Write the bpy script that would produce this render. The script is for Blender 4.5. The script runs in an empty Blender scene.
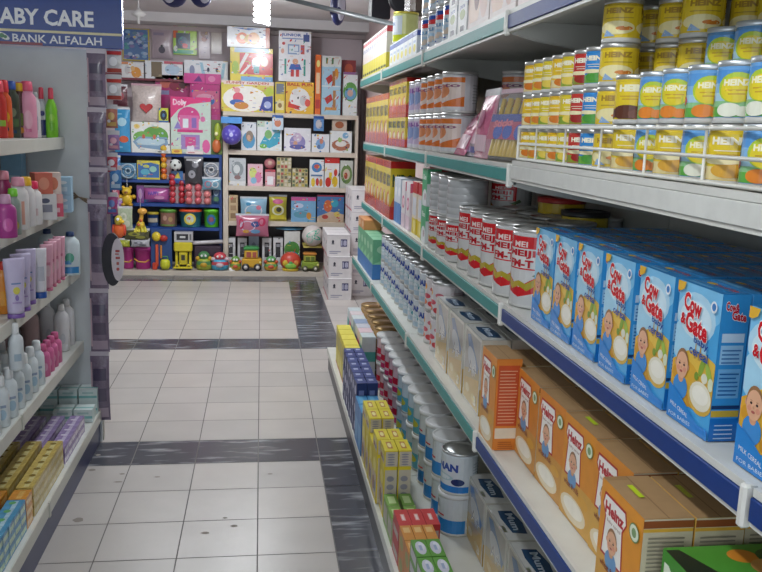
P_NEAR, P_MID, P_FAR, P_BULB, P_WORLD, P_EXP = 17, 26, 50, 7, 1.35, .0
import bpy, bmesh, math, random
from mathutils import Vector, Matrix
random.seed(7)
PI = math.pi
SC = bpy.context.scene
COL = SC.collection
EYE = 1.6
YAW, PITCH, ROLL, FPX = .146598, .1854317, .0330953, 830.395

# ------------------------------------------------------------------ camera
def cam_axes():
    cy, sy, cp, sp = math.cos(YAW), math.sin(YAW), math.cos(PITCH), math.sin(PITCH)
    f = Vector((sy*cp, cy*cp, -sp)); r = Vector((cy, -sy, 0)); u = r.cross(f)
    cr, sr = math.cos(ROLL), math.sin(ROLL)
    return f, cr*r + sr*u, -sr*r + cr*u
CF, CR, CU = cam_axes()
def at(x, y, axis, val):
    """the point of the plane (axis = val) seen at a picture position; used to measure the place"""
    d = CF + CR*((x-381)/FPX) - CU*((y-286)/FPX)
    o = Vector((0, 0, EYE)); t = (val-o[axis])/d[axis]
    return o + d*t
cd = bpy.data.cameras.new('camera'); cam = bpy.data.objects.new('camera', cd); COL.objects.link(cam)
cam.matrix_world = Matrix(((CR.x, CU.x, -CF.x, 0), (CR.y, CU.y, -CF.y, 0), (CR.z, CU.z, -CF.z, EYE), (0, 0, 0, 1)))
cd.sensor_fit = 'HORIZONTAL'; cd.sensor_width = 36; cd.lens = FPX/762*36; cd.clip_start = .02
SC.camera = cam

# ------------------------------------------------------------------ materials
def lin(h):
    h = h.lstrip('#'); o = []
    for i in (0, 2, 4):
        c = int(h[i:i+2], 16)/255
        o.append(c/12.92 if c <= .04045 else ((c+.055)/1.055)**2.4)
    return o + [1]
MATS = {}
def mat(name, rough=.5, metal=0., spec=.5, noise=.06, nscale=30, bump=0, coat=0):
    m = bpy.data.materials.new(name); m.use_nodes = True
    nt = m.node_tree; b = nt.nodes['Principled BSDF']
    a = nt.nodes.new('ShaderNodeAttribute'); a.attribute_name = 'Col'
    tc = nt.nodes.new('ShaderNodeTexCoord')
    n = nt.nodes.new('ShaderNodeTexNoise'); n.inputs['Scale'].default_value = nscale; n.inputs['Detail'].default_value = 3
    nt.links.new(tc.outputs['Object'], n.inputs['Vector'])
    mr = nt.nodes.new('ShaderNodeMapRange'); mr.inputs['From Min'].default_value = .3; mr.inputs['From Max'].default_value = .7
    mr.inputs['To Min'].default_value = 1-noise; mr.inputs['To Max'].default_value = 1+noise
    nt.links.new(n.outputs['Fac'], mr.inputs['Value'])
    mx = nt.nodes.new('ShaderNodeVectorMath'); mx.operation = 'SCALE'
    nt.links.new(a.outputs['Color'], mx.inputs[0]); nt.links.new(mr.outputs['Result'], mx.inputs['Scale'])
    nt.links.new(mx.outputs[0], b.inputs['Base Color'])
    b.inputs['Roughness'].default_value = rough; b.inputs['Metallic'].default_value = metal
    b.inputs['Specular IOR Level'].default_value = spec
    if coat: b.inputs['Coat Weight'].default_value = coat; b.inputs['Coat Roughness'].default_value = .12
    if bump:
        bp = nt.nodes.new('ShaderNodeBump'); bp.inputs['Strength'].default_value = bump; bp.inputs['Distance'].default_value = .01
        nt.links.new(n.outputs['Fac'], bp.inputs['Height']); nt.links.new(bp.outputs[0], b.inputs['Normal'])
    MATS[name] = m
    return m
mat('paper', .42, noise=.05)
mat('gloss', .2, noise=.04, coat=.3)
mat('plastic', .33, noise=.03)
mat('cardboard', .75, noise=.1, nscale=60)
mat('steel', .32, .75, noise=.05)
mat('enamel', .35, noise=.05, nscale=9)
mat('plaster', .8, noise=.05, nscale=3)
mat('tile', .3, noise=.05, nscale=4, spec=.5)
mat('wrinkled', .25, noise=.12, nscale=45, bump=.7, coat=.4)
# marble: dark grey with slanting pale veins
m = mat('marble', .2, noise=.25, nscale=7)
nt = m.node_tree; b = nt.nodes['Principled BSDF']
tc = nt.nodes.new('ShaderNodeTexCoord'); mp = nt.nodes.new('ShaderNodeMapping')
mp.inputs['Rotation'].default_value = (0, 0, -.45); mp.inputs['Scale'].default_value = (4, 22, 1)
nz = nt.nodes.new('ShaderNodeTexNoise'); nz.inputs['Scale'].default_value = 1.0; nz.inputs['Detail'].default_value = 5
cr = nt.nodes.new('ShaderNodeValToRGB'); cr.color_ramp.elements[0].position = .54; cr.color_ramp.elements[0].color = lin('464850')
cr.color_ramp.elements[1].position = .70; cr.color_ramp.elements[1].color = lin('a3a5aa')
nt.links.new(tc.outputs['Object'], mp.inputs[0]); nt.links.new(mp.outputs[0], nz.inputs['Vector'])
nt.links.new(nz.outputs['Fac'], cr.inputs[0]); nt.links.new(cr.outputs[0], b.inputs['Base Color'])
# clear packaging film
def film(name, tint, mixf):
    m = bpy.data.materials.new(name); m.use_nodes = True; nt = m.node_tree; nt.nodes.clear()
    o = nt.nodes.new('ShaderNodeOutputMaterial'); mx = nt.nodes.new('ShaderNodeMixShader'); t = nt.nodes.new('ShaderNodeBsdfTransparent')
    p = nt.nodes.new('ShaderNodeBsdfPrincipled'); p.inputs['Base Color'].default_value = lin(tint); p.inputs['Roughness'].default_value = .15
    n = nt.nodes.new('ShaderNodeTexNoise'); n.inputs['Scale'].default_value = 30; bp = nt.nodes.new('ShaderNodeBump'); bp.inputs['Strength'].default_value = .8
    tc = nt.nodes.new('ShaderNodeTexCoord'); nt.links.new(tc.outputs['Object'], n.inputs['Vector'])
    nt.links.new(n.outputs['Fac'], bp.inputs['Height']); nt.links.new(bp.outputs[0], p.inputs['Normal'])
    mx.inputs[0].default_value = mixf
    nt.links.new(t.outputs[0], mx.inputs[1]); nt.links.new(p.outputs[0], mx.inputs[2]); nt.links.new(mx.outputs[0], o.inputs[0])
    MATS[name] = m
film('film', 'f0f0f4', .16); film('purple_film', '6b5a72', .7)
m = bpy.data.materials.new('lamp_glow'); m.use_nodes = True
m.node_tree.nodes['Principled BSDF'].inputs['Emission Color'].default_value = (.93, .97, 1, 1)
m.node_tree.nodes['Principled BSDF'].inputs['Emission Strength'].default_value = 30
MATS['lamp_glow'] = m

# ------------------------------------------------------------------ lettering
TXT = {}
def text_mesh(s, bold=.02):
    k = (s, bold)
    if k in TXT: return TXT[k]
    c = bpy.data.curves.new('lettering', 'FONT'); c.body = s; c.resolution_u = 2; c.offset = bold; c.fill_mode = 'FRONT'
    o = bpy.data.objects.new('lettering', c); COL.objects.link(o)
    dg = bpy.context.evaluated_depsgraph_get(); me = bpy.data.meshes.new_from_object(o.evaluated_get(dg))
    vs = [(v.co.x, v.co.y) for v in me.vertices]; fs = [tuple(p.vertices) for p in me.polygons]
    bpy.data.objects.remove(o); bpy.data.curves.remove(c); bpy.data.meshes.remove(me)
    x0 = min(v[0] for v in vs); x1 = max(v[0] for v in vs); y0 = min(v[1] for v in vs); y1 = max(v[1] for v in vs)
    TXT[k] = ([((v[0]-x0)/(x1-x0), (v[1]-y0)/(y1-y0)) for v in vs], fs)
    return TXT[k]

# art = list of flat coloured shapes in a 0..1 square
def r(u0, v0, u1, v1, c): return [((u0, v0), (u1, v0), (u1, v1), (u0, v1)), [(0, 1, 2, 3)], c]
def e(cu, cv, ru, rv, c, n=18, a=0):
    P = []
    for i in range(n):
        t = 2*PI*i/n; x, y = ru*math.cos(t), rv*math.sin(t)
        P.append((cu+x*math.cos(a)-y*math.sin(a), cv+x*math.sin(a)+y*math.cos(a)))
    return [tuple(P), [tuple(range(n))], c]
def p(pts, c): return [tuple(pts), [tuple(range(len(pts)))], c]
def t(s, u0, v0, u1, v1, c, shear=0, bold=.02):
    vs, fs = text_mesh(s, bold)
    return [tuple((u0+(u1-u0)*x, v0+(v1-v0)*y+shear*(x-.5)) for x, y in vs), fs, c]
def baby(cu, cv, k, shirt='5db0e6', asp=.6):
    """a small baby portrait: shirt, head, hair, eyes, mouth"""
    q = lambda du, dv, ru, rv, c, n=14: e(cu+du*k, cv+dv*k*asp, ru*k, rv*k*asp, c, n)
    return [q(0, -1.75, 1.15, .95, shirt), q(0, -1.0, .42, .4, 'd9a07c'), q(-.98, -.05, .16, .22, 'd99d7a', 8), q(.98, -.05, .16, .22, 'd99d7a', 8), q(0, .12, .98, 1.12, '9a6f4a', 20), q(0, -.06, .93, 1.02, 'e6b18e', 20),
            q(-.5, -.35, .26, .2, 'e09a80', 10), q(.5, -.35, .26, .2, 'e09a80', 10), q(-.36, .02, .14, .09, '3a2c28', 8), q(.36, .02, .14, .09, '3a2c28', 8), q(-.36, .2, .16, .03, 'b88866', 8), q(.36, .2, .16, .03, 'b88866', 8),
            q(0, -.22, .12, .1, 'd39a78', 8), q(0, -.52, .24, .1, 'b8625a', 10)]
def lines(u0, v0, u1, v1, n, c, fill=.45):
    h = (v1-v0)/n
    return [r(u0, v0+i*h, u1-(random.random()*.15)*(u1-u0), v0+i*h+h*fill, c) for i in range(n)]

# ------------------------------------------------------------------ mesh builder
class MB:
    def __init__(s): s.v = []; s.f = []
    def add(s, vs, fs, col, mt=None, smooth=False):
        n = len(s.v); s.v += [tuple(x) for x in vs]
        for i, f in enumerate(fs):
            s.f.append((tuple(n+k for k in f), col[i] if isinstance(col, list) else col, mt, smooth))
        return s
    def box(s, x0, y0, z0, x1, y1, z1, col, mt=None, ch=0, top=None, front=None, M=None):
        vs = [(x0, y0, z0), (x1, y0, z0), (x1, y1, z0), (x0, y1, z0), (x0, y0, z1), (x1, y0, z1), (x1, y1, z1), (x0, y1, z1)]
        fs = [(0, 3, 2, 1), (4, 5, 6, 7), (0, 1, 5, 4), (1, 2, 6, 5), (2, 3, 7, 6), (3, 0, 4, 7)]
        cs = [col, top or col, front or col, col, col, col]
        if ch:
            bm = bmesh.new(); bv = [bm.verts.new(v) for v in vs]
            for i, f in enumerate(fs):
                q = bm.faces.new([bv[k] for k in f]); q.material_index = i
            bmesh.ops.bevel(bm, geom=list(bm.edges), offset=ch, segments=1, affect='EDGES', profile=.5)
            bm.verts.ensure_lookup_table(); bm.verts.index_update()
            vs = [v.co.copy() for v in bm.verts]; cs = [cs[min(q.material_index, 5)] for q in bm.faces]; fs = [tuple(v.index for v in q.verts) for q in bm.faces]
            bm.free()
        if M is not None: vs = [M @ Vector(v) for v in vs]
        return s.add(vs, fs, cs, mt)
    def lathe(s, prof, cols, n=24, c=(0, 0, 0), mt=None, sx=1, sy=1, smooth=True, M=None):
        vs = []; fs = []; cc = []
        for (rr, z) in prof:
            for i in range(n):
                a = -PI/2 + 2*PI*i/n; vs.append((c[0]+rr*sx*math.cos(a), c[1]+rr*sy*math.sin(a), c[2]+z))
        for j in range(len(prof)-1):
            for i in range(n):
                k = (i+1) % n; fs.append((j*n+i, j*n+k, (j+1)*n+k, (j+1)*n+i)); cc.append(cols[j] if isinstance(cols, (list, tuple)) else cols)
        if prof[0][0] > 1e-5: fs.append(tuple(reversed(range(n)))); cc.append(cc[0])
        if prof[-1][0] > 1e-5: m0 = (len(prof)-1)*n; fs.append(tuple(range(m0, m0+n))); cc.append(cc[-1])
        if M is not None: vs = [M @ Vector(v) for v in vs]
        return s.add(vs, fs, cc, mt, smooth)
    def tube(s, pts, rad, col, n=8, mt=None):
        P = [Vector(q) for q in pts]; vs = []; fs = []
        for i, q in enumerate(P):
            d = (P[min(i+1, len(P)-1)]-P[max(i-1, 0)]).normalized(); a = d.orthogonal().normalized()
            if abs(d.z) < .95: a = d.cross(Vector((0, 0, 1))).normalized()
            b = d.cross(a); rr = rad[i] if isinstance(rad, (list, tuple)) else rad
            for k in range(n):
                w = 2*PI*k/n; vs.append(q+a*rr*math.cos(w)+b*rr*math.sin(w))
        for j in range(len(P)-1):
            for k in range(n): fs.append((j*n+k, j*n+(k+1) % n, (j+1)*n+(k+1) % n, (j+1)*n+k))
        fs.append(tuple(range(n))); fs.append(tuple(reversed(range((len(P)-1)*n, len(P)*n))))
        return s.add(vs, fs, col, mt, True)
    def ball(s, c, rx, ry, rz, col, n=16, m=10, mt=None):
        pr = [(max(math.sin(PI*j/m), .0001 if j in (0, m) else 0), -math.cos(PI*j/m)*rz) for j in range(m+1)]
        return s.lathe(pr, col, n, c, mt, rx, ry)
    def art(s, spec, place, mt=None, wrap=0, clip=True):
        """spec shapes laid over a surface: place(u, v, lift) gives the point"""
        for k, (vs, fs, c) in enumerate(spec):
            lift = .0003+.00008*k
            if wrap or clip:
                bm = bmesh.new(); bv = [bm.verts.new((x, y, 0)) for x, y in vs]
                for f in fs:
                    try: bm.faces.new([bv[i] for i in f])
                    except ValueError: pass
                cuts = []
                if wrap:
                    us = [x for x, y in vs]; cuts = [i/wrap for i in range(1, wrap) if min(us) < i/wrap < max(us)]
                for q in cuts:
                    bmesh.ops.bisect_plane(bm, geom=list(bm.verts)+list(bm.edges)+list(bm.faces), plane_co=(q, 0, 0), plane_no=(1, 0, 0))
                if clip:
                    for co, no in (((.001, 0, 0), (-1, 0, 0)), ((.999, 0, 0), (1, 0, 0)), ((0, .001, 0), (0, -1, 0)), ((0, .999, 0), (0, 1, 0))):
                        bmesh.ops.bisect_plane(bm, geom=list(bm.verts)+list(bm.edges)+list(bm.faces), plane_co=co, plane_no=no, clear_outer=True)
                bm.verts.index_update()
                vs = [(v.co.x, v.co.y) for v in bm.verts]; fs = [tuple(v.index for v in q.verts) for q in bm.faces]; bm.free()
            s.add([place(x, y, lift) for x, y in vs], fs, c, mt)
        return s
    def build(s, name, parent=None, mt='paper'):
        me = bpy.data.meshes.new(name); me.from_pydata(s.v, [], [f[0] for f in s.f])
        names = []
        for f in s.f:
            q = f[2] or mt
            if q not in names: names.append(q)
        for q in names: me.materials.append(MATS[q])
        at_ = me.color_attributes.new('Col', 'FLOAT_COLOR', 'CORNER'); data = []
        cache = {}
        for f in s.f:
            c = cache.get(f[1]) or cache.setdefault(f[1], lin(f[1]))
            data += c*len(f[0])
        if len(at_.data)*4 == len(data): at_.data.foreach_set('color', data)
        me.polygons.foreach_set('material_index', [names.index(f[2] or mt) for f in s.f])
        me.polygons.foreach_set('use_smooth', [f[3] for f in s.f])
        me.update()
        o = bpy.data.objects.new(name, me); COL.objects.link(o)
        if parent: o.parent = parent
        return o

def tag(o, label, cat, group=None, kind=None):
    o['label'] = label; o['category'] = cat
    if group: o['group'] = group
    if kind: o['kind'] = kind
    return o
def empty(name, loc=(0, 0, 0), rz=0):
    o = bpy.data.objects.new(name, None); COL.objects.link(o); o.location = loc; o.rotation_euler = (0, 0, rz); o.empty_display_size = .02
    return o
def structure(o): o['kind'] = 'structure'; return o
KIDS = {}
def kids(o):
    if o.name not in KIDS: KIDS[o.name] = [c for c in COL.objects if c.parent == o]
    return KIDS[o.name]
def dup(o, parent=None):
    c = o.copy(); COL.objects.link(c); c.parent = parent
    for ch in kids(o): dup(ch, c)
    return c
class Stock:
    """one kind of ware; put() sets out the first and then copies of it with their parts"""
    def __init__(s, root, cat): s.root = root; s.used = False; s.cat = cat; kids(root)
    def put(s, x, y, z, rz, label, group=None, rx=0, ry=0, sc=None):
        o = dup(s.root) if s.used else s.root; s.used = True
        o.location = (x, y, z); o.rotation_euler = (rx, ry, rz)
        if sc: o.scale = sc
        tag(o, label, s.cat, group)
        return o
NTH = 'first second third fourth fifth sixth seventh eighth ninth tenth eleventh twelfth thirteenth fourteenth fifteenth sixteenth'.split()
def jit(a=.02): return random.uniform(-a, a)
RFACE, LFACE = -PI/2, PI/2

# ------------------------------------------------------------------ generic wares (front looks to -Y, base at z=0)
def faces(w, d, h):
    return {'front': lambda u, v, l: (-w/2+u*w, -d/2-l, v*h), 'right': lambda u, v, l: (w/2+l, -d/2+u*d, v*h),
            'left': lambda u, v, l: (-w/2-l, d/2-u*d, v*h), 'top': lambda u, v, l: (-w/2+u*w, -d/2+v*d, h+l), 'back': lambda u, v, l: (w/2-u*w, d/2+l, v*h)}
def carton(name, cat, w, d, h, col, parts=(), top=None, mt='paper', ch=.0015, skin=(), single=False):
    """parts: (part name, face, art); skin: (face, art) printed on the carton itself"""
    F = faces(w, d, h); m = MB(); m.box(-w/2, -d/2, 0, w/2, d/2, h, col, None, ch, top)
    for f, a in skin: m.art(a, F[f])
    if single:
        for n, f, a in parts: m.art(a, F[f])
        return Stock(m.build(name, None, mt), cat)
    root = empty(name); m.build('carton', root, mt)
    sk = [f for f, a in skin]
    for n, f, a in parts:
        up = .002 if (f in sk) else 0
        MB().art(a, (lambda u, v, l, g=F[f], up=up: g(u, v, l+up))).build(n, root, mt)
    return Stock(root, cat)
def can(name, cat, rad, h, body, art, lid='c9c9c6', n=24, plastic_lid=False, single=False, band=.0, mt='gloss', ribs=False):
    m = MB(); b = .006
    prof = [(rad*.94, 0), (rad*1.02, .001), (rad*1.02, b), (rad, b+.003)]
    if ribs:
        for k in range(5): z = h*(.12+.16*k); prof += [(rad, z), (rad*.985, z+h*.01), (rad, z+h*.02)]
    prof += [(rad, h-b-.003)]
    m.lathe(prof, ['b9b9b6', 'c9c9c6', 'c9c9c6']+[body]*(len(prof)-4), n)
    L = MB()
    if plastic_lid: L.lathe([(rad*1.04, h-.016), (rad*1.05, h-.012), (rad*1.05, h), (rad*.95, h+.001), (rad*.92, h-.003), (rad*.9, h-.003)], lid, n, mt='plastic')
    else: L.lathe([(rad, h-b-.003), (rad*1.02, h-b), (rad*1.02, h), (rad*.95, h), (rad*.93, h-.004), (rad*.7, h-.004), (rad*.68, h-.0025)], [lid]*6, n, mt='steel')
    place = lambda u, v, l: ((rad+l)*math.cos(-PI/2+(u-.5)*2*PI), (rad+l)*math.sin(-PI/2+(u-.5)*2*PI), b+.004+v*(h-2*b-.012))
    if single:
        m.art(art, place, wrap=n); m.v, m.f = m.v, m.f
        k = len(m.v); m.v += L.v; m.f += [(tuple(i+k for i in f[0]), f[1], f[2], f[3]) for f in L.f]
        return Stock(m.build(name, None, mt), cat)
    root = empty(name); m.build('can_body', root, mt); MB().art(art, place, wrap=n).build('printed_label', root, mt); L.build('lid', root)
    return Stock(root, cat)

# ================================================================== THE ROOM
XW, YW, ZC = 1.16, 9.72, 2.75      # right wall, far wall, ceiling
XL, YB = -4.2, -1.2
T0, TS = 3.839, .3
fl = MB(); fl.add([(XL, YB, -.002), (XW, YB, -.002), (XW, YW, -.002), (XL, YW, -.002)], [(0, 1, 2, 3)], '6d6a68', 'plaster')
for i in range(-14, 4):
    for k in range(-17, 20):
        x0 = -.006+i*TS; y0 = T0+k*TS; x1 = min(x0+TS, XW); y1 = min(y0+TS, YW)
        if y0 < YB or x0 > XW or y0 > YW: continue
        dark = k in (0, 7, 16) and i <= 1 or (i == 1 and (k < 0 or 7 <= k <= 16))
        if k == 0 and i > 1: dark = True
        g = .0024
        c = random.choice(('b3aeaa', 'b6b1ad', 'b0aba7', 'b9b3ae'))
        fl.add([(x0+g, y0+g, 0), (x1-g, y0+g, 0), (x1-g, y1-g, 0), (x0+g, y1-g, 0)], [(0, 1, 2, 3)], '3c3e44' if dark else c, 'marble' if dark else 'tile')
# a few trodden flecks of dirt
for px, py, a_, b_2 in ((225, 518, .010, .004), (205, 533, .016, .006), (234, 526, .014, .006), (122, 474, .012, .005), (157, 477, .014, .004), (98, 455, .012, .006), (92, 470, .016, .008), (270, 474, .012, .004), (118, 482, .02, .004), (78, 520, .02, .012)):
    q = at(px, py, 2, 0); n_ = 10
    fl.add([(q.x+a_*(1+.3*math.sin(3*k))*math.cos(2*PI*k/n_), q.y+b_2*1.8*math.sin(2*PI*k/n_), .0006) for k in range(n_)], [tuple(range(n_))], '8c857e', 'plaster')
structure(fl.build('floor'))
def slab(name, x0, y0, z0, x1, y1, z1, c, mt='plaster'): return structure(MB().box(x0, y0, z0, x1, y1, z1, c).build(name, None, mt))
slab('wall_far', XL, YW, 0, XW+.1, YW+.1, ZC, 'cfc2c6')
slab('wall_right', XW, YB, 0, XW+.1, YW, ZC, 'cbb7b6')
slab('wall_left', XL-.1, YB, 0, XL, YW, ZC, 'c9c5c4')
slab('ceiling', XL-.1, YB, ZC, XW+.1, YW+.1, ZC+.1, 'd8d6d6')
slab('trim_1', XL, YW-.34, ZC-.10, XW, YW-.001, ZC-.001, 'dcdadb')
slab('trim_2', XL, YW-.05, 2.60, XW, YW-.001, 2.645, 'b5a8a8')
slab('trim_3', XL, YW-.05, 2.10, -.45, YW-.001, 2.125, '8a4a55')
slab('trim_4', XW-.035, YW-.06, 0, XW, YW-.001, 2.6, '9c8f8d')

# ================================================================== SHELVING
WHITE, TEAL, BLUE, LIGHTG = 'd3d3cd', '2b8c88', '07347a', 'b9bab4'
def bay(y0, y1, rails, top_front, label, grp):
    """one bay of the long right-hand shelving; rails: colours from the bottom shelf up"""
    b = empty('shelf_bay', (1.0, (y0+y1)/2, 0)); cy = (y0+y1)/2
    def P(mb, name, par=b, mt='enamel'):
        mb.v = [(x-1.0, y-cy, z) for x, y, z in mb.v] if par is b else mb.v
        return mb.build(name, par, mt)
    def Q(mb, name, par): mb.v = [(x-1.0, y-cy, z) for x, y, z in mb.v]; return mb.build(name, par, 'enamel')
    P(MB().box(1.115, y0+.002, 0, 1.135, y1-.002, 2.35, LIGHTG), 'back_panel')
    P(MB().box(.456, y0+.002, .001, .476, y1-.002, .105, '23262e'), 'kick_plate')
    P(MB().box(.448, y0+.002, .106, 1.114, y1-.002, .15, 'cfd0c8', ch=.002), 'base_shelf')
    for (xf, z, rail) in ((.60, .775, rails[0]), (.652, 1.142, rails[1]), (.652, 1.53 if y1 < 2.2 else 1.52, rails[2]), (.622, 1.91, rails[3])):
        sh = P(MB().box(xf+.012, y0+.003, z-.026, 1.114, y1-.003, z, 'd6d7d0'), 'shelf')
        # front lip: white nose, coloured price strip, white lower nose
        n = MB().box(xf+.004, y0+.003, z-.009, xf+.014, y1-.003, z+.003, WHITE).box(xf+.004, y0+.003, z-.052, xf+.02, y1-.003, z-.045, WHITE)
        Q(n, 'nosing', sh)
        Q(MB().box(xf, y0+.004, z-.044, xf+.011, y1-.004, z-.010, rail, 'paper', ch=.001), 'price_strip', sh)
        for yy in (y0+.003, y1-.021):
            q = MB(); pr = [(xf+.005, z-.001), (xf+.005, z-.058), (xf+.08, z-.075), (1.114, z-.13), (1.114, z-.001)]
            pr = [(xf+.014, z-.027), (xf+.014, z-.056), (xf+.08, z-.072), (1.113, z-.13), (1.113, z-.027)]
            q.add([(x, yy, zz) for x, zz in pr]+[(x, yy+.004, zz) for x, zz in pr], [(0, 1, 2, 3, 4), (9, 8, 7, 6, 5)]+[(i, i+5, (i+1) % 5+5, (i+1) % 5) for i in range(5)], 'c4c5c0')
            Q(q, 'bracket', sh)
        Q(MB().box(xf-.005, y0+.0025, z-.060, xf+.012, y0+.018, z+.004, 'dcdcd6', ch=.004), 'rail_end_cap', sh)
    tag(b, label, 'shelf', grp)
    return b
BG = 'bays of the right-hand shelving'
bay(-.16, .965, (BLUE, BLUE, WHITE, BLUE), 0, 'nearest bay of the long metal shelving at the right edge of the photo', BG)
bay(.965, 2.15, (BLUE, BLUE, 'd3d4cf', BLUE), 0, 'shelving bay with blue price strips holding the blue cereal cartons', BG)
bay(2.15, 3.29, (TEAL,)*4, 0, 'shelving bay with teal price strips just beyond the blue-edged bay', BG)
bay(3.29, 4.43, (TEAL,)*4, 0, 'third shelving bay, teal-edged, between the two other teal-edged bays', BG)
bay(4.43, 5.42, (TEAL,)*4, 0, 'farthest teal-edged shelving bay, next to the stacked white milk cartons', BG)

# white wire guard along the edge of the can shelf
g = empty('wire_guard', (.668, 1.56, 1.534))
for z in (.004, .043, .085):
    MB().tube([(0, -.59, z), (0, .58, z)], .0032, 'e4e4de').build('long_wire', g, 'enamel')
for k in range(6):
    y = -.56+k*.2
    MB().tube([(.001, y, 0), (.001, y, .087)], .0026, 'e4e4de').build('upright_wire', g, 'enamel')
MB().tube([(0, .58, .004), (0, .58, .087)], .004, 'e4e4de').build('end_post', g, 'enamel')
tag(g, 'white wire guard rail along the front of the shelf of yellow cans', 'guard rail')

# left-hand shelving
L = empty('shelf_unit', (-1.0, 3.0, 0))
def LP(mb, name, par=L, mt='enamel'): mb.v = [(x+1.0, y-3.0, z) for x, y, z in mb.v]; return mb.build(name, par, mt)
ep = MB().box(-1.30, 4.15, 0, -.79, 4.172, 1.925, 'cdd3d6', ch=.002)
for k in range(24):
    z = .11+k*.077
    ep.lathe([(.0028, 0), (.0028, .0006)], '55565a', 8, M=Matrix.Translation((-.806, 4.1497, z)) @ Matrix.Rotation(PI/2, 4, 'X'))
LP(ep, 'end_panel')
LP(MB().box(-.812, 4.1725, 0, -.786, 4.2, 1.925, 'a9a79f'), 'corner_post')
LP(MB().box(-1.32, .6, 0, -1.301, 4.172, 1.925, 'b9bdbc'), 'back_panel')
LP(MB().box(-.83, .6, .001, -.80, 4.148, .12, '1c2c5e'), 'kick_plate')
LZ = {1: (-.92, 1.515), 2: (-.915, 1.19), 3: (-.87, .898), 4: (-.863, .527), 5: (-.782, .18)}
for k, (xf, z) in LZ.items():
    sh = LP(MB().box(-1.3005, .6, z-.022, xf-.006, 4.149, z, 'cfd2ce', ch=.001), 'shelf')
    LP(MB().box(xf-.006, .6, z-.05, xf, 4.149, z+.004, 'c6c7bf', ch=.002), 'front_lip', sh)
    for yy in (1.95, 3.05):
        LP(MB().box(xf-.004, yy, z-.054, xf+.004, yy+.02, z+.006, 'b5b6ae', ch=.001), 'lip_clip', sh)
tag(L, 'white left-hand metal shelving of toiletries with a tall white end panel', 'shelf')

# sign over the left shelving
a = at(122, 0, 1, 4.1); b_ = at(122, 44, 1, 4.1)
SX1 = (a.x+b_.x)/2; SZ0 = 1.928; SX0 = SX1-1.25; SZ1 = SZ0+.36
sg = empty('shop_sign', ((SX0+SX1)/2, 4.1, SZ0))
W_ = SX1-SX0; H_ = SZ1-SZ0
def sgf(lift0): return lambda u, v, l: (-W_/2+u*W_, -lift0-l, v*H_)
MB().box(-W_/2, 0, 0, W_/2, .035, H_, '1b3f8f', ch=.002).build('sign_board', sg, 'gloss')
def su(x): return (at(x, 30, 1, 4.1).x-SX0)/W_
def sv(y, x=60): return (at(x, y, 1, 4.1).z-SZ0)/H_
MB().art([r(0, sv(33.5), 1, sv(31), 'd9d2a8')], sgf(.0)).build('cream_stripe', sg, 'gloss')
MB().art([t('BABY CARE', su(-10), sv(25.5, 45), su(94), sv(9, 45), 'eef2f6', bold=.03)], sgf(.0)).build('heading_lettering', sg, 'gloss')
MB().art([t('BANK ALFALAH', su(12), sv(43.6, 55), su(101.5), sv(35.5, 55), 'e8ecf2', bold=.015)], sgf(0)).build('lower_lettering', sg, 'gloss')
MB().art([e(su(3), sv(38.5), .016, .05, 'dfe6e0', a=.3), e(su(1.5), sv(38), .009, .028, '3f7f54'), e(su(5), sv(39.2), .006, .02, '3f7f54')], sgf(0)).build('emblem', sg, 'gloss')
MB().art([r(0, 0, su(42), .035, '8a2a3a')], sgf(0)).build('red_edging', sg, 'gloss')
tag(sg, 'dark blue shop sign with white lettering above the left shelving', 'sign')

# toy display: low ledge, beige unit and blue unit against the far wall
tag(MB().box(-2.6, 8.97, 0, XW-.04, YW-.002, .05, 'c9bfb2', ch=.003).build('display_ledge', None, 'enamel'), 'low beige ledge along the far wall under the toys', 'ledge')
YS = 9.2
bx = [at(v, 180, 1, YS).x for v in (223, 357)]
bu = empty('toy_shelf_unit', ((bx[0]+bx[1])/2, YS, .05)); bw = bx[1]-bx[0]
BZ = [at(290, yy, 1, YS).z for yy in (113.5, 151.5, 187, 222)]
BG_ = 'cfc3b4'
for s in (-1, 1): MB().box(s*bw/2-.03 if s > 0 else -bw/2, 0, 0, bw/2 if s > 0 else -bw/2+.055, .45, BZ[0]-.05-.046, BG_, ch=.002).build('side_post', bu, 'enamel')
MB().box(-bw/2+.056, .43, 0, bw/2-.031, .445, BZ[0]-.1, '4a3b40').build('back_board', bu, 'enamel')
for k, z in enumerate(BZ):
    if k == 0: MB().box(-bw/2, -.005, z-.05-.045, bw/2, .45, z-.05, BG_, ch=.002).build('top_board', bu, 'enamel')
    else: MB().box(-bw/2+.056, -.002, z-.05-.05, bw/2-.031, .429, z-.05, BG_, ch=.002).build('shelf', bu, 'enamel')
tag(bu, 'beige wooden toy shelf unit at the end of the aisle', 'shelf')
ux = [at(v, 200, 1, YS).x for v in (112, 221)]
uu = empty('toy_shelf_unit', ((ux[0]+ux[1])/2, YS, .05)); uw = ux[1]-ux[0]
UZ = [at(190, yy, 1, YS).z for yy in (154, 180.5, 204, 227.5)]
for s in (-1, 1): MB().box(s*uw/2-.02, 0, 0, s*uw/2+.01, .45, UZ[0]-.05, '23407c', ch=.002).build('side_post', uu, 'enamel')
MB().box(-uw/2+.011, .43, 0, uw/2-.021, .445, UZ[0]-.1, '26304e').build('back_board', uu, 'enamel')
for z in UZ: MB().box(-uw/2+.011, 0, z-.05-.035, uw/2-.021, .429, z-.05, '24468c', ch=.002).build('shelf', uu, 'enamel')
tag(uu, 'blue toy shelf unit left of the beige one at the far wall', 'shelf')

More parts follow.
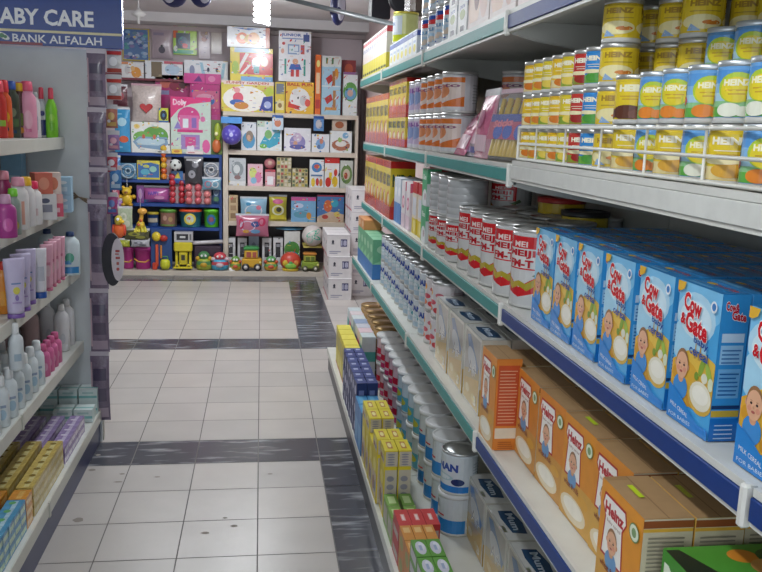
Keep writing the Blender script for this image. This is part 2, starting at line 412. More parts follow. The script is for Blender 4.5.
# ================================================================== LIGHTS
def area(loc, sx, sy, power, col=(.93, .97, 1)):
    l = bpy.data.lights.new('lamp_light', 'AREA'); l.shape = 'RECTANGLE'; l.size = sx; l.size_y = sy; l.energy = power; l.color = col
    o = bpy.data.objects.new('lamp_light', l); COL.objects.link(o); o.location = loc; return o
def tube_lamp(x, y, along, label, power):
    f = empty('fluorescent_lamp', (x, y, ZC)); Lh = .6
    d = (0, 1) if along else (1, 0)
    MB().box(-.04 if along else -Lh, -Lh if along else -.04, -.05, .04 if along else Lh, Lh if along else .04, -.001, 'e6e6e6', ch=.004).build('housing', f, 'enamel')
    MB().tube([(-d[0]*(Lh-.03), -d[1]*(Lh-.03), -.07), (d[0]*(Lh-.03), d[1]*(Lh-.03), -.07)], .013, 'ffffff', 10, 'lamp_glow').build('tube', f)
    for s in (-1, 1): MB().box(s*d[0]*(Lh-.02)-.012, s*d[1]*(Lh-.02)-.012, -.086, s*d[0]*(Lh-.02)+.012, s*d[1]*(Lh-.02)+.012, -.05, 'f0f0f0').build('end_holder', f, 'plastic')
    tag(f, label, 'ceiling lamp')
    area((x, y, ZC-.09), .12 if along else 1.1, 1.1 if along else .12, power)
tube_lamp(-.45, .9, True, 'fluorescent tube lamp on the ceiling nearest the camera', P_NEAR)
tube_lamp(-.1, 4.6, True, 'fluorescent tube lamp on the ceiling over the middle of the aisle', P_MID)
tube_lamp(-.5, 7.2, False, 'fluorescent tube lamp on the ceiling in front of the toys', P_FAR)
# hanging spiral bulbs
def bulb(px, py, Y, label, power, sc=1.0, glow=True):
    q = at(px, py, 1, Y); o = empty('hanging_bulb', (q.x, q.y, q.z))
    MB().tube([(0, 0, .1*sc), (0, 0, ZC-q.z-.002)], .004, 'e8e8e8').build('cord', o, 'plastic')
    MB().lathe([(.012*sc, .1*sc), (.02*sc, .1*sc), (.022*sc, .03*sc), (.03*sc, .025*sc), (.03*sc, 0), (.01*sc, 0)], 'f2f2f2', 16).build('socket', o, 'plastic')
    pts = []
    for i in range(49):
        a = 2*PI*i/12; pts.append((.03*sc*math.cos(a), .03*sc*math.sin(a), -.005-.1*sc*i/48))
    MB().tube(pts, .009*sc, 'ffffff', 8, 'lamp_glow' if glow else 'plastic').build('glowing_spiral' if glow else 'glass_spiral', o)
    if glow:
        l = bpy.data.lights.new('bulb_light', 'POINT'); l.energy = power; l.color = (.92, .97, 1); l.shadow_soft_size = .07
        lo = bpy.data.objects.new('bulb_light', l); COL.objects.link(lo); lo.location = (q.x, q.y, q.z-.14*sc)
    tag(o, label, 'lamp')
bulb(262, 0, 7.6, 'glaring white bulb hanging in front of the toy wall', P_BULB, 1.9)
# unlit bracket lamp upper left
q = at(138.5, 14, 1, 8.6); o = empty('ceiling_socket', tuple(q))
MB().tube([(0, 0, 0), (0, 0, ZC-q.z-.002)], .008, 'dcdcdc').build('stem', o, 'plastic')
MB().lathe([(.012, -.09), (.016, -.03), (.05, -.02), (.07, 0), (.03, .03), (.012, .06)], 'e2e2e0', 16).build('holder', o, 'plastic')
tag(o, 'small white unlit lamp holder hanging beside the blue sign', 'lamp holder')
w = bpy.data.worlds.new('world'); SC.world = w; w.use_nodes = True
w.node_tree.nodes['Background'].inputs[0].default_value = (.86, .93, 1, 1); w.node_tree.nodes['Background'].inputs[1].default_value = P_WORLD

# ================================================================== WARES, RIGHT-HAND SHELVING
# --- blue cereal cartons
def cow_front():
    A = [r(0, 0, 1, 1, '4aa9e4'), e(.5, .98, .62, .28, '7cc2ec'), e(.45, .78, .46, .17, 'b4dcf2'), e(.35, .58, .42, .18, 'a9d9f2'), e(.45, .76, .38, .13, 'd2eaf6'), e(.66, .37, .6, .19, 'e9c04c'), e(.3, .3, .45, .17, 'e2ae3a'), p([(.5, .5), (.53, .66), (.55, .5)], 'c8a04c'), p([(.6, .5), (.66, .68), (.66, .5)], 'c8a04c'), e(.12, .34, .1, .05, 'd89c2c'), e(.55, .2, .14, .05, 'd49428'), e(.74, .255, .29, .12, 'd9b04a'), e(.74, .265, .25, .10, 'ece6d0'), e(.74, .275, .19, .065, 'f8f4e6'),
         e(.72, .47, .09, .045, '8cab3c', a=.8), e(.88, .45, .10, .04, 'a4c14e', a=-.6), e(.8, .40, .07, .035, 'e8e6cf'), e(.62, .39, .05, .03, '7f9c36'), e(.95, .38, .06, .045, 'dfe7c8')]
    A += baby(.26, .42, .155, '3f8fd6', .6)
    A += [r(0, 0, 1, .07, '1f7fd0'), p([(0, .07), (.75, .07), (.3, .2), (0, .26)], '2386d6')]
    A += [t('MILK CEREAL', .08, .085, .52, .115, 'f4f4f4', -.03, .0), t('FOR BABIES', .06, .025, .6, .05, 'dcecf8', 0, 0)]
    A += [t('Cow', .17, .79, .62, .93, 'ffffff', -.04, .10), t('&', .12, .70, .27, .79, 'ffffff', 0, .1), t('Gate', .25, .65, .80, .80, 'ffffff', -.04, .10),
          t('Cow', .18, .795, .61, .925, 'd01c28', -.04, .045), t('&', .135, .705, .26, .785, 'd01c28', 0, .04), t('Gate', .26, .655, .79, .795, 'd01c28', -.04, .045)]
    A += [t('baby', .50, .59, .84, .65, '1b4fa5', -.02, .02), t('cereal', .42, .52, .86, .585, '1b4fa5', -.02, .02)]
    A += [p([(0, 1), (.2, 1), (.16, .95), (.06, .925), (0, .93)], 'e6b43a'), e(.88, .9, .07, .04, 'f2f6fa'), e(.88, .9, .045, .026, '4a86c8')]
    return A
def cow_side():
    A = [r(0, 0, 1, 1, '3c9cdc'), r(.0, .0, 1, .16, '1a74c6'), r(0, .17, 1, .215, 'd6b33c'), r(0, .225, 1, .25, '23406e'), r(.1, .3, .9, .5, '7fc0ea'), r(.1, .53, .9, .66, 'a4d4f0'), r(.1, .68, .9, .74, 'cfe7f6'),
         t('Cow&', .12, .88, .62, .95, 'f6f0f0', -.02, .09), t('Gate', .36, .82, .9, .89, 'f6f0f0', -.02, .09), t('Cow&', .13, .885, .61, .945, 'd01c28', -.02, .04), t('Gate', .37, .825, .89, .885, 'd01c28', -.02, .04)]
    A += lines(.15, .32, .85, .49, 6, '2d6cac', .35)+lines(.15, .54, .85, .65, 4, '2d6cac', .3)+lines(.15, .02, .85, .14, 4, 'bcdcf2', .25)
    return A
cow_top = [r(0, 0, 1, 1, '3593d6'), r(.02, .46, .98, .5, '2a7cbc'), e(.3, .72, .1, .14, 'e9c73a'), t('Cow & Gate', .38, .6, .9, .85, 'd01c28', 0, .03), r(.1, .12, .6, .3, '6db6e6')]
cow_box = carton('cereal_carton', 'carton', .127, .046, .232, '3f9fe0', [('front_print', 'front', cow_front()), ('side_print', 'right', cow_side()), ('top_print', 'top', cow_top)], mt='gloss')
cow_plain = carton('cereal_carton', 'carton', .127, .046, .232, '3f9fe0', skin=[('top', cow_top)], single=True, mt='gloss')
cyy = [.99, 1.195, 1.343, 1.49, 1.637, 1.782, 1.925]
rows_back = ['', 'second', 'third', 'fourth', 'fifth', 'sixth', 'seventh']
for i, y in enumerate(cyy):
    for k in range(7):
        pr = cow_box if k == 0 else cow_plain
        x = .683+.024+k*.0505
        if k == 0:
            lab = 'blue baby cereal carton in the front row, '+('cut off by the photo edge' if i == 0 else NTH[i-1]+' from its near end')
        else: lab = 'blue baby cereal carton, '+('behind the carton cut off by the right edge' if i == 0 else 'behind the '+NTH[i-1]+' front carton')+', '+rows_back[k]+' row back'
        pr.put(x+jit(.001), y+jit(.003)+k*.002, 1.1435, RFACE+(jit(.015) if i < 6 else .02), lab, 'blue cereal cartons on the blue-edged shelf')

# --- rusk / cereal cartons in orange and yellow
def heinz_front(bg, bg2):
    A = [r(0, 0, 1, 1, bg), r(0, 0, 1, .42, bg2), e(.45, .14, .42, .12, 'e9d9b8'), e(.45, .16, .32, .08, 'f6efdf'), e(.75, .3, .16, .05, 'dba13a'),
         p([(.1, .92), (.62, .92), (.66, .82), (.58, .74), (.63, .42), (.09, .42), (.14, .74), (.06, .82)], 'b3262c'),
         p([(.12, .90), (.60, .90), (.635, .82), (.555, .74), (.60, .44), (.12, .44), (.165, .74), (.085, .82)], 'f3efe8'),
         t('Heinz', .13, .76, .59, .86, 'b81f2a', 0, .05), t('baby cereal', .2, .70, .53, .735, '8a5a4a', 0, .0)]
    A += baby(.36, .58, .125, '6f9cc8', .72)
    A += [e(.84, .84, .11, .07, '6d8f55'), e(.84, .84, .095, .06, 'dfe6cf'), e(.84, .84, .05, .035, '7f9c6a'), t('wheat & milk', .12, .33, .62, .385, '8a3a1c', 0, .02)]
    return A
kraft = [r(0, 0, 1, 1, 'b08e66'), r(0, .485, 1, .515, '8d6c48'), p([(0, 0), (.10, .05), (.10, .45), (0, .49)], 'a58259')]
side_text = [r(0, 0, 1, 1, 'c9bfa4'), r(0, .93, 1, .985, '8a4a24'), r(0, .9, 1, .925, 'd9a83c'), r(0, 0, 1, .05, 'c98d2c')]+lines(.1, .08, .92, .88, 26, '8c8674', .4)
side_or = [r(0, 0, 1, 1, 'cf7a2c'), r(.08, .27, .92, .93, 'bb4a22'), r(.06, .13, .94, .245, 'd9c9b4')]+lines(.14, .30, .86, .9, 17, 'd9a080', .3)+lines(.2, .02, .8, .11, 4, 'a8561c', .35)
sticker = [r(.25, .3, .55, .42, 'c9e02c')]
HG = 'orange and yellow cereal cartons on the shelf'
def heinz(bg, bg2, side, stick, w=.165, single=False):
    pa = [('front_print', 'front', heinz_front(bg, bg2)), ('side_print', 'right', side)] if not single else []
    if stick: pa = pa+[('price_sticker', 'top', sticker)]
    return carton('cereal_carton', 'carton', w, .085, .229, bg, pa, skin=[('top', kraft)]+([('right', side_text)] if single else []), single=single, mt='paper', top='b08e66')
hb = [heinz('df922c', 'd5a04a', side_text, True), heinz('dc8c2a', 'd8a648', side_text, False), heinz('dc8e2a', 'd7a247', side_text, True), heinz('d7832a', 'cf9440', side_text, False), heinz('d8842c', 'd0903e', side_text, False)]
hback = heinz('cfa040', 'cfa040', side_text, False, single=True)
hbs = heinz('cfa040', 'cfa040', side_text, True, single=True)
HZ = .7765
hpos = [(.606, 1.238, 0, 'nearest'), (.668, 1.415, 1, 'second nearest'), (.668, 1.585, 2, 'third nearest'), (.668, 1.757, 3, 'fourth nearest'), (.668, 1.928, 4, 'fifth nearest')]
for x, y, k, nm in hpos:
    hb[k].put(x+.043, y, HZ, RFACE+jit(.02), 'yellow-orange cereal carton with kraft top, %s of the front row' % nm, HG)
    for j in range(1, 5):
        (hbs if (k+j) % 3 == 1 else hback).put(x+.043+j*.0875, y+jit(.004), HZ, RFACE+jit(.015), 'kraft-topped cereal carton %s row back behind the %s front carton' % (rows_back[j], nm), HG)
tb = carton('cereal_carton', 'carton', .14, .068, .25, 'd8882e', [('front_print', 'front', heinz_front('dd8d36', 'd59a4c')), ('side_print', 'right', side_or)], skin=[('top', kraft)])
tb.put(.643, 2.085, HZ, RFACE, 'orange cereal carton with a red text panel on its narrow side, standing forward', HG)
for j in (1, 2, 3): hback.put(.643+.09*j, 2.105, HZ, RFACE, 'kraft-topped cereal carton %s row back behind the red-panelled carton' % rows_back[j], HG)
# green fruit carton lying at the near edge
fruit_top = [r(0, 0, 1, 1, '4f9a35'), p([(0, 0), (.3, 0), (.08, .95), (0, .95)], '1d2a1c'), e(.42, .78, .09, .13, 'd98a2c'), e(.6, .75, .1, .15, '2f5a26'), e(.62, .77, .05, .08, '9ab84a'), e(.82, .72, .12, .16, 'd8b82c'), t('8', .78, .6, .86, .82, 'c88a1c', 0, .05), e(.5, .55, .1, .16, 'd8a05a'), e(.66, .4, .12, .1, '3c1e2c')]
gside = [r(0, 0, 1, 1, '3f8c2e'), t('Pear', .35, .3, .98, .85, 'dfe8d4', 0, .05)]
gb = carton('fruit_cereal_carton', 'carton', .15, .25, .19, '4a9434', [('top_print', 'top', [])], skin=[('front', gside)]) if False else None
gb = carton('fruit_cereal_carton', 'carton', .27, .16, .19, '458f30', [('top_print', 'top', fruit_top), ('side_print', 'left', [r(0, 0, 1, 1, '3f8c2e'), t('Pear', .05, .55, .62, .9, 'dfe8d4', 0, .05)])])
gb.put(.63+.137, 1.055, .7765, 0, 'green carton with fruit pictures at the bottom right corner of the photo')

# --- silver-gold growing-up milk cartons
def aplus_front(): return [r(0, 0, 1, 1, 'cfcdc2'), r(.05, .02, .95, .96, 'a8a79f'), p([(.05, .02), (.95, .02), (.95, .45), (.05, .3)], 'c9a656'), p([(.05, .3), (.95, .45), (.95, .6), (.05, .42)], 'b8a676'),
    p([(.15, .9), (.35, .94), (.9, .6), (.85, .5), (.3, .72)], '6f87a8'), e(.5, .62, .28, .14, 'bfc4c8', a=-.3), t('A+', .3, .42, .78, .62, 'eceae0', 0, .05), t('A+', .31, .425, .77, .615, '8d8f94', 0, .0), e(.3, .2, .12, .06, 'dcc88c'), e(.7, .16, .14, .05, 'd3bb74'), t('3', .7, .07, .85, .2, 'e8dfc0', 0, .05)]
atop = [r(0, 0, 1, 1, 'cfd0cd'), p([(.18, .25), (.4, .2), (.82, .3), (.86, .75), (.55, .82), (.2, .7)], '24496f'), t('Mum', .27, .4, .75, .65, 'c4d4e4', -.05, .03), r(.02, .02, .98, .05, 'b9bab6')]
aside = [r(0, 0, 1, 1, 'c6c4ba'), r(0, 0, 1, .35, 'c2a25c'), r(.08, .45, .92, .93, 'bdbdb8')]+lines(.14, .48, .86, .9, 12, '8e8f90', .35)
ab = carton('milk_powder_carton', 'carton', .205, .088, .232, 'cfd0cb', [('front_print', 'front', aplus_front()), ('top_print', 'top', atop)], skin=[('right', aside)], mt='gloss')
abp = carton('milk_powder_carton', 'carton', .205, .088, .232, 'cfd0cb', skin=[('top', atop)], single=True, mt='gloss')
abs_ = carton('milk_powder_carton', 'carton', .24, .1, .232, 'cfd0cb', [('front_print', 'front', aplus_front()), ('top_print', 'top', atop), ('price_sticker', 'top', [r(.62, .02, .8, .16, 'c9e02c')])], skin=[('right', aside)], mt='gloss')
for i, y in enumerate((2.38, 2.60, 2.82)):
    for k in range(4):
        (ab if k == 0 else abp).put(.684+k*.091, y, .7765, RFACE+jit(.015), 'silver and gold milk carton, middle shelf, %s from the near end%s' % (NTH[i], '' if k == 0 else ', '+rows_back[k]+' row back'), 'silver and gold milk cartons')
for i, y in enumerate((1.86, 2.13, 2.385, 2.64)):
    for k in range(2):
        if k == 0: abs_.put(.80, y, .1515, RFACE+jit(.01), 'silver and gold milk carton on the bottom shelf, %s from the near end' % NTH[i], 'silver and gold milk cartons below')
        else: abs_.put(.905, y, .1515, RFACE+jit(.01), 'silver and gold milk carton on the bottom shelf, %s from the near end, back row' % NTH[i], 'silver and gold milk cartons below')

# --- small yellow and mixed cans behind the wire guard
def hc(bg, low, word='HEINZ', fruit='d9822c', txt='f6f0d8', blob=None):
    A = [r(0, 0, 1, 1, bg), r(0, 0, 1, .28, low)]
    for cu in (.17, .5, .83):
        A += [t(word, cu-.12, .76, cu+.12, .93, txt, 0, .06), r(cu-.1, .62, cu+.1, .64, txt), r(cu-.08, .54, cu+.08, .56, 'c9a23a' if bg[0] == 'e' else txt), e(cu, .2, .11, .16, fruit), e(cu+.09, .15, .07, .11, blob or fruit), e(cu-.05, .4, .13, .07, 'f0e6b8')]
    return A
CR_, CHh = .034, .083
CC = {'yellow': can('baby_food_can', 'can', CR_, CHh, 'e3c322', hc('e6c820', 'e0c02a')), 'yellowgreen': can('baby_food_can', 'can', CR_, CHh, 'd9c52a', hc('dfc92a', '86a83a', fruit='e8cf56')),
      'yelloworange': can('baby_food_can', 'can', CR_, CHh, 'e3b322', hc('e8c224', 'e9d9a0', fruit='d87a24')), 'red': can('baby_food_can', 'can', CR_, CHh, 'c4342c', hc('c4342c', '8f9c34', fruit='a02420')),
      'blue': can('baby_food_can', 'can', CR_, CHh, '2f86cc', hc('2f8ad4', '6aa83a', fruit='4d9a3a'))}
CD = 'yellow can with %s'
colsY = [2.125, 2.056, 1.987, 1.918, 1.849, 1.780, 1.711]
kinds = ['yelloworange', 'yellow', 'yellowgreen', 'yelloworange', 'yellowgreen', 'red', 'blue']
lev = ['bottom', 'middle', 'top', 'topmost']
KZ0 = 1.5335
cname = {'yellow': 'small yellow can', 'yellowgreen': 'small yellow and green can', 'yelloworange': 'small yellow and orange can', 'red': 'small red can', 'blue': 'small blue can'}
for i, (y, kd) in enumerate(zip(colsY, kinds)):
    for l in range(3):
        pos = {5: 'behind the wire guard beside the blue cans', 6: 'behind the wire guard beside the red cans'}.get(i, NTH[i]+' column from the far end')
        CC[kd].put(.704+jit(.001), y, KZ0+l*(CHh+.0006), -1.0+.3+jit(.2), '%s, %s of its stack, %s' % (cname[kd], lev[l], pos), 'small cans behind the wire guard')
        if i % 2 == 0 and i < 4: CC['yellow'].put(.80, y, KZ0+l*(CHh+.0006), -1.0+jit(.25), 'small yellow can in the back row, %s of its stack, behind the %s column' % (lev[l], NTH[i]), 'back row of small cans')
big = can('baby_food_can', 'can', .038, CHh, 'dfc12e', [r(0, 0, 1, 1, 'e2c52c')]+[s for cu in (.17, .5, .83) for s in [t('HEINZ', cu-.12, .76, cu+.12, .94, 'a8862c', 0, .06), r(cu-.12, .6, cu+.12, .63, 'b39430'), e(cu-.02, .3, .16, .22, 'eee2a8'), e(cu+.05, .28, .07, .07, 'd9822c'), p([(cu-.13, .03), (cu-.02, .03), (cu-.1, .25)], '8fb0d8')]])
choc = can('baby_food_can', 'can', .0425, .092, 'e0c42a', [r(0, 0, 1, 1, 'e3c826')]+[s for cu in (.17, .5, .83) for s in [t('HEINZ', cu-.13, .74, cu+.13, .93, 'f5efc8', 0, .07), r(cu-.12, .6, cu+.12, .63, 'c79c2c'), r(cu-.1, .52, cu+.1, .55, 'c79c2c'), e(cu-.06, .18, .13, .2, '5a3020'), e(cu+.07, .14, .12, .16, '6d3b26')]])
def jar_art(c, fr): return [r(0, 0, 1, 1, c), r(0, .5, 1, .72, '86b8e2'), r(0, 0, 1, .52, 'a8cfe4'), r(0, 0, 1, .34, '8cc48c'), r(0, 0, 1, .22, '5fae48')]+[s for cu in (.1, .45, .8) for s in [e(cu, .62, .125, .33, 'b4cc3c'), e(cu, .58, .105, .27, 'e2cf2c'), t('HEINZ', cu-.085, .66, cu+.085, .8, 'f6f2d0', 0, .05), r(cu-.07, .55, cu+.07, .58, 'c8a02c'), r(cu-.05, .47, cu+.05, .5, 'c8a02c'), e(cu-.04, .15, .08, .15, fr), e(cu+.05, .12, .06, .11, fr), e(cu+.125, .38, .042, .11, 'c2303a'), t('1', cu+.116, .33, cu+.134, .43, 'f4e6e6', 0, .05)]]
jar = can('baby_food_can', 'can', .037, .092, '6aa4dc', jar_art('5a9cdc', 'e2852c'), lid='cfd6dc')
jar2 = can('baby_food_can', 'can', .037, .092, '6aa4dc', jar_art('4f94d8', 'e8ead8'), lid='cfd6dc')
tally = can('baby_food_can', 'can', .040, .092, 'dfc12e', hc('e2c62a', 'e6d49a', fruit='d8a43c'))
G2 = 'larger cans behind the wire guard'
# four-high stack next to the blue cans
P1 = CHh+.0006; P2 = .0926
for l in range(4): big.put(.710, 1.638, KZ0+l*P1, -.55+jit(.1), 'larger yellow can, %s of the four-high stack beside the small blue cans' % ['bottom', 'second from bottom', 'third from bottom', 'topmost'][l], G2)
posn = ['farthest column', 'second column from the far end', 'third column from the far end', 'middle column', 'third column from the near end', 'second column from the near end', 'nearest column']
nearc = [(1.548, choc, tally), (1.455, jar, jar), (1.368, jar, tally), (1.28, jar, jar2), (1.192, jar2, tally), (1.105, jar2, jar), (1.012, jar, choc)]
desc = {id(choc): 'yellow can with brown chocolates', id(jar): 'blue-green can with orange fruit', id(jar2): 'blue-green can with pale fruit', id(tally): 'plain yellow can'}
for i, (y, up_, lo) in enumerate(nearc):
    lo.put(.714, y, KZ0, -.45+jit(.3), '%s, bottom layer, %s, front row' % (desc[id(lo)], posn[i]), G2)
    up_.put(.714, y, KZ0+P2, -.45+jit(.3), '%s, second layer, %s, front row' % (desc[id(up_)], posn[i]), G2)
for i, y in enumerate((1.795, 1.695, 1.595, 1.50, 1.40, 1.31, 1.22, 1.13)):
    for l in range(4 if i < 4 else 3):
        pr = jar2 if (i > 3 and l == 2) else big
        pr.put(.805, y, KZ0+l*P1, -.5+jit(.2), '%s in the back stacks, %s layer, %s from the far end' % ('yellow can' if pr is big else 'blue-green can', ['first', 'second', 'third', 'highest'][l], NTH[i]), 'back stacks of cans')
for i, y in enumerate((1.48, 1.39, 1.30, 1.21, 1.12)):
    for l in range(4): big.put(.89, y, KZ0+l*P1, -.5+jit(.2), 'yellow can in the dim rear stacks, %s layer, %s from the far end' % (['first', 'second', 'third', 'highest'][l], NTH[i]), 'rear stacks of cans')

# --- red and silver milk tins
def meiji(word1='MEIJI', word2='FM-T'):
    A = [r(0, 0, 1, 1, 'c3c4c4'), r(.10, .50, .72, .97, 'c81e26'), r(.16, .52, .66, .80, 'd8d6d4'), p([(.10, .5), (.72, .5), (.72, .2), (.60, .12), (.41, .10), (.22, .12), (.10, .2)], 'cdcccb'),
         p([(.10, .45), (.41, .24), (.72, .45), (.72, .2), (.41, .10), (.10, .2)], 'c81e26'), p([(.12, .42), (.30, .30), (.41, .34), (.41, .26), (.28, .2), (.12, .32)], 'b8a03c'), p([(.70, .42), (.52, .30), (.41, .34), (.41, .26), (.54, .2), (.70, .32)], 'a8982c'),
         t(word1, .19, .66, .63, .78, 'b81c28', 0, .04), t(word2, .21, .53, .61, .64, 'b81c28', 0, .04), t(word1[:3], .30, .82, .52, .9, 'f0dcd8', 0, .02), p([(.6, .42), (.78, .55), (.82, .48), (.7, .4)], '5f7a58')]
    A = [A[0]]+[[tuple((.5+(x-.41)*.44, y) for x, y in a_[0]), a_[1], a_[2]] for a_ in A[1:]]
    A += lines(.76, .3, .98, .85, 9, 'a2a4a6', .3)
    return A
mj = can('milk_powder_tin', 'tin', .073, .212, 'c0c1c1', meiji(), 'd2d2d0', 24, ribs=True)
mjb = can('milk_powder_tin', 'tin', .073, .212, 'c0c1c1', [], 'd2d2d0', 24, ribs=True, single=True)
mjs = can('milk_powder_tin', 'tin', .073, .150, 'bcbdbd', meiji(), 'cfcfcd', 24)
mjsp = can('milk_powder_tin', 'tin', .073, .150, 'b6b8ba', [], 'cfcfcd', 24, ribs=True, single=True)
MG = 'red and silver milk tins'
for i, y in enumerate((2.15, 2.30, 2.45, 2.60, 2.75)):
    mj.put(.742+(.006 if i == 0 else 0), y, 1.1435, -1.1+jit(.12), 'tall red and silver milk tin in the front row, %s from the blue cereal cartons' % NTH[i], MG)
    for k in (() if i == 0 else (1,) if i == 1 else (1, 2)):
        mjb.put(.742+k*.152, y+.01*k, 1.1435, 0, 'tall silver milk tin %s row back behind the %s front tin' % (rows_back[k], NTH[i]), MG)
for i, y in enumerate((2.92, 3.075, 3.23)):
    mjs.put(.735, y, 1.1435, -1.0+jit(.1), 'short red and silver milk tin, %s from the tall tins, bottom of a pair' % NTH[i], MG)
    (mjsp).put(.735, y, 1.1435+.1505, 0, 'short plain grey milk tin on top of the %s short red tin' % NTH[i], MG)
mjs.put(.90, 2.93, 1.1435+.1505, -.9, 'short red and silver tin in the back row, raised on another tin', MG); mjsp.put(.90, 2.93, 1.1435, 0, 'short grey tin in the back row under the raised red tin', MG)
nid = can('milk_powder_tin', 'tin', .075, .26, 'd9bf2a', [r(0, 0, 1, 1, 'd9c02c'), r(0, .7, 1, 1, 'd2b428'), e(.3, .4, .16, .2, '8a9c34'), t('NIDO', .12, .62, .45, .76, '3a4a20', 0, .04)], 'b02a2a', plastic_lid=True)
nid.put(.97, 2.60, 1.1435, -1.0, 'yellow milk tin with a red lid at the back behind the cereal cartons')
nes = can('milk_powder_tin', 'tin', .07, .235, 'd0b42a', [r(0, 0, 1, 1, 'd3ba2c'), r(.1, .72, .55, .9, '2a2a2e'), t('Nestle', .15, .76, .5, .87, 'e8e8e8', 0, .02)], '2c2c30', plastic_lid=True)
nes.put(.98, 2.42, 1.1435, -1.0, 'yellow milk tin with a black band at the back behind the cereal cartons')
# stacked green-white cartons
gw = carton('cereal_carton', 'carton', .10, .06, .152, 'd5dad6', [('front_print', 'front', [r(0, 0, 1, 1, '4fae7a'), e(.6, .15, .5, .3, 'e4e8ea'), t('Rice', .2, .7, .8, .85, 'f0f6f0', 0, .03), e(.7, .25, .15, .1, 'b8a4a8')])], skin=[('right', [r(0, 0, 1, 1, 'cfd6d6'), r(0, .6, 1, 1, '58b080')])])
for l in range(2): gw.put(.705, 3.42, 1.1435+l*.1535, RFACE, 'green and white carton, %s of a stacked pair left of the red tins' % ('lower', 'upper')[l])
def mixed(name, w, d, h, fr, sd, x, y, z, lab, grp=None, cat='carton', rz=RFACE, mt='paper', back=0, nm='carton'):
    s = carton(name, cat, w, d, h, fr[0][2], [('front_print', 'front', fr)], skin=[('right', sd)], mt=mt)
    return s.put(x, y, z, rz, lab, grp)
yw = [r(0, 0, 1, 1, 'e6d9c8'), r(0, .78, 1, 1, 'c22e34'), r(0, .0, 1, .3, 'dcc42c'), r(.1, .36, .9, .7, 'd8dde6'), e(.6, .16, .3, .12, 'eee08c')]
for i, y in enumerate((3.55, 3.69)): mixed('cereal_carton', .10, .12, .235, yw, yw, .745, y, 1.1435, 'white and yellow carton with a red top, %s from the green pair' % NTH[i])
for i, y in enumerate((3.83, 3.96)): mixed('cereal_carton', .10, .12, .22, [r(0, 0, 1, 1, 'e6dfe2'), r(0, 0, 1, .3, 'e0c8d4'), e(.5, .55, .3, .14, 'c83c7c'), e(.5, .55, .2, .09, 'f0dce6')], [r(0, 0, 1, 1, 'd8ccd6'), r(0, .8, 1, 1, 'd05070')], .74, y, 1.1435, 'white and pink carton, %s from the red-topped cartons' % NTH[i])
for i, y in enumerate((4.09, 4.19)): mixed('cereal_carton', .095, .11, .225, [r(0, 0, 1, 1, 'd6dee8'), r(0, 0, 1, .45, '5a8cc8'), e(.5, .7, .3, .1, 'eef2f8')], [r(0, 0, 1, 1, 'c8d4e2'), r(0, 0, 1, .4, '5a8cc8')], .735, y, 1.1435, 'white and blue carton, %s from the pink cartons' % NTH[i])
def nido(): return [r(0, 0, 1, 1, 'e2c82a'), r(0, .88, 1, 1, 'c02a26'), r(0, 0, 1, .22, 'c83424'), p([(0, .22), (1, .22), (.6, .5), (.2, .42)], 'd8702a'), t('NIDO', .08, .56, .92, .78, '2c4a24', 0, .05), e(.6, .34, .2, .1, 'f0e0a0')]
npk = carton('milk_powder_carton', 'carton', .125, .13, .30, 'd9c02c', [('front_print', 'front', nido())], skin=[('right', nido())], mt='gloss', top='b82a28')
for i in range(8): npk.put(.725, 4.33+i*.133, 1.1435, RFACE+jit(.03), 'tall yellow and red milk carton on the second shelf down, %s from the near end' % NTH[i], 'tall yellow and red cartons')
npk.put(.9, 4.06, 1.1435, RFACE, 'tall yellow and red carton in the back row behind the blue cartons')

# --- third shelf: candy sticks, pink packs, silver-orange tins, yellow-red cartons
def stick_pack(x, y, z, rz, lean, label):
    o = empty('candy_stick_pack', (x, y, z), 0); o.rotation_euler = (lean, 0, rz)
    for i in range(9):
        m = MB(); m.tube([(-.105+i*.025, 0, .012), (-.09+i*.025+(.006 if i % 2 else -.012), 0, .185)], .0075, 'd9b83c', 8); m.build('candy_stick', o, 'plastic')
    m = MB(); F = lambda u, v, l: (-.13+u*.26, -.013-l, .06+v*.075)
    m.box(-.13, -.0125, .06, .13, -.0115, .135, 'b8344c'); m.art([r(0, 0, 1, 1, 'c04468'), r(0, .7, 1, 1, '2a4aa0'), e(.25, .3, .12, .3, '2f5cc0'), e(.5, .32, .12, .3, '2f5cc0'), e(.8, .3, .12, .3, '2f5cc0'), t('Sticks', .1, .5, .6, .8, 'e87a8c', .1, .05)], F); m.build('printed_band', o, 'gloss')
    MB().box(-.135, -.016, .002, .135, .014, .2, 'ffffff', 'film', ch=.006).build('clear_wrapper', o, 'film')
    MB().box(-.135, -.003, .2, .135, .003, .215, 'd8b8c4', ch=.001).build('top_seal', o, 'gloss')
    return tag(o, label, 'candy pack')
stick_pack(.70, 2.375, 1.5235, RFACE+.15, -.22, 'clear pack of yellow candy sticks with a blue and pink band')
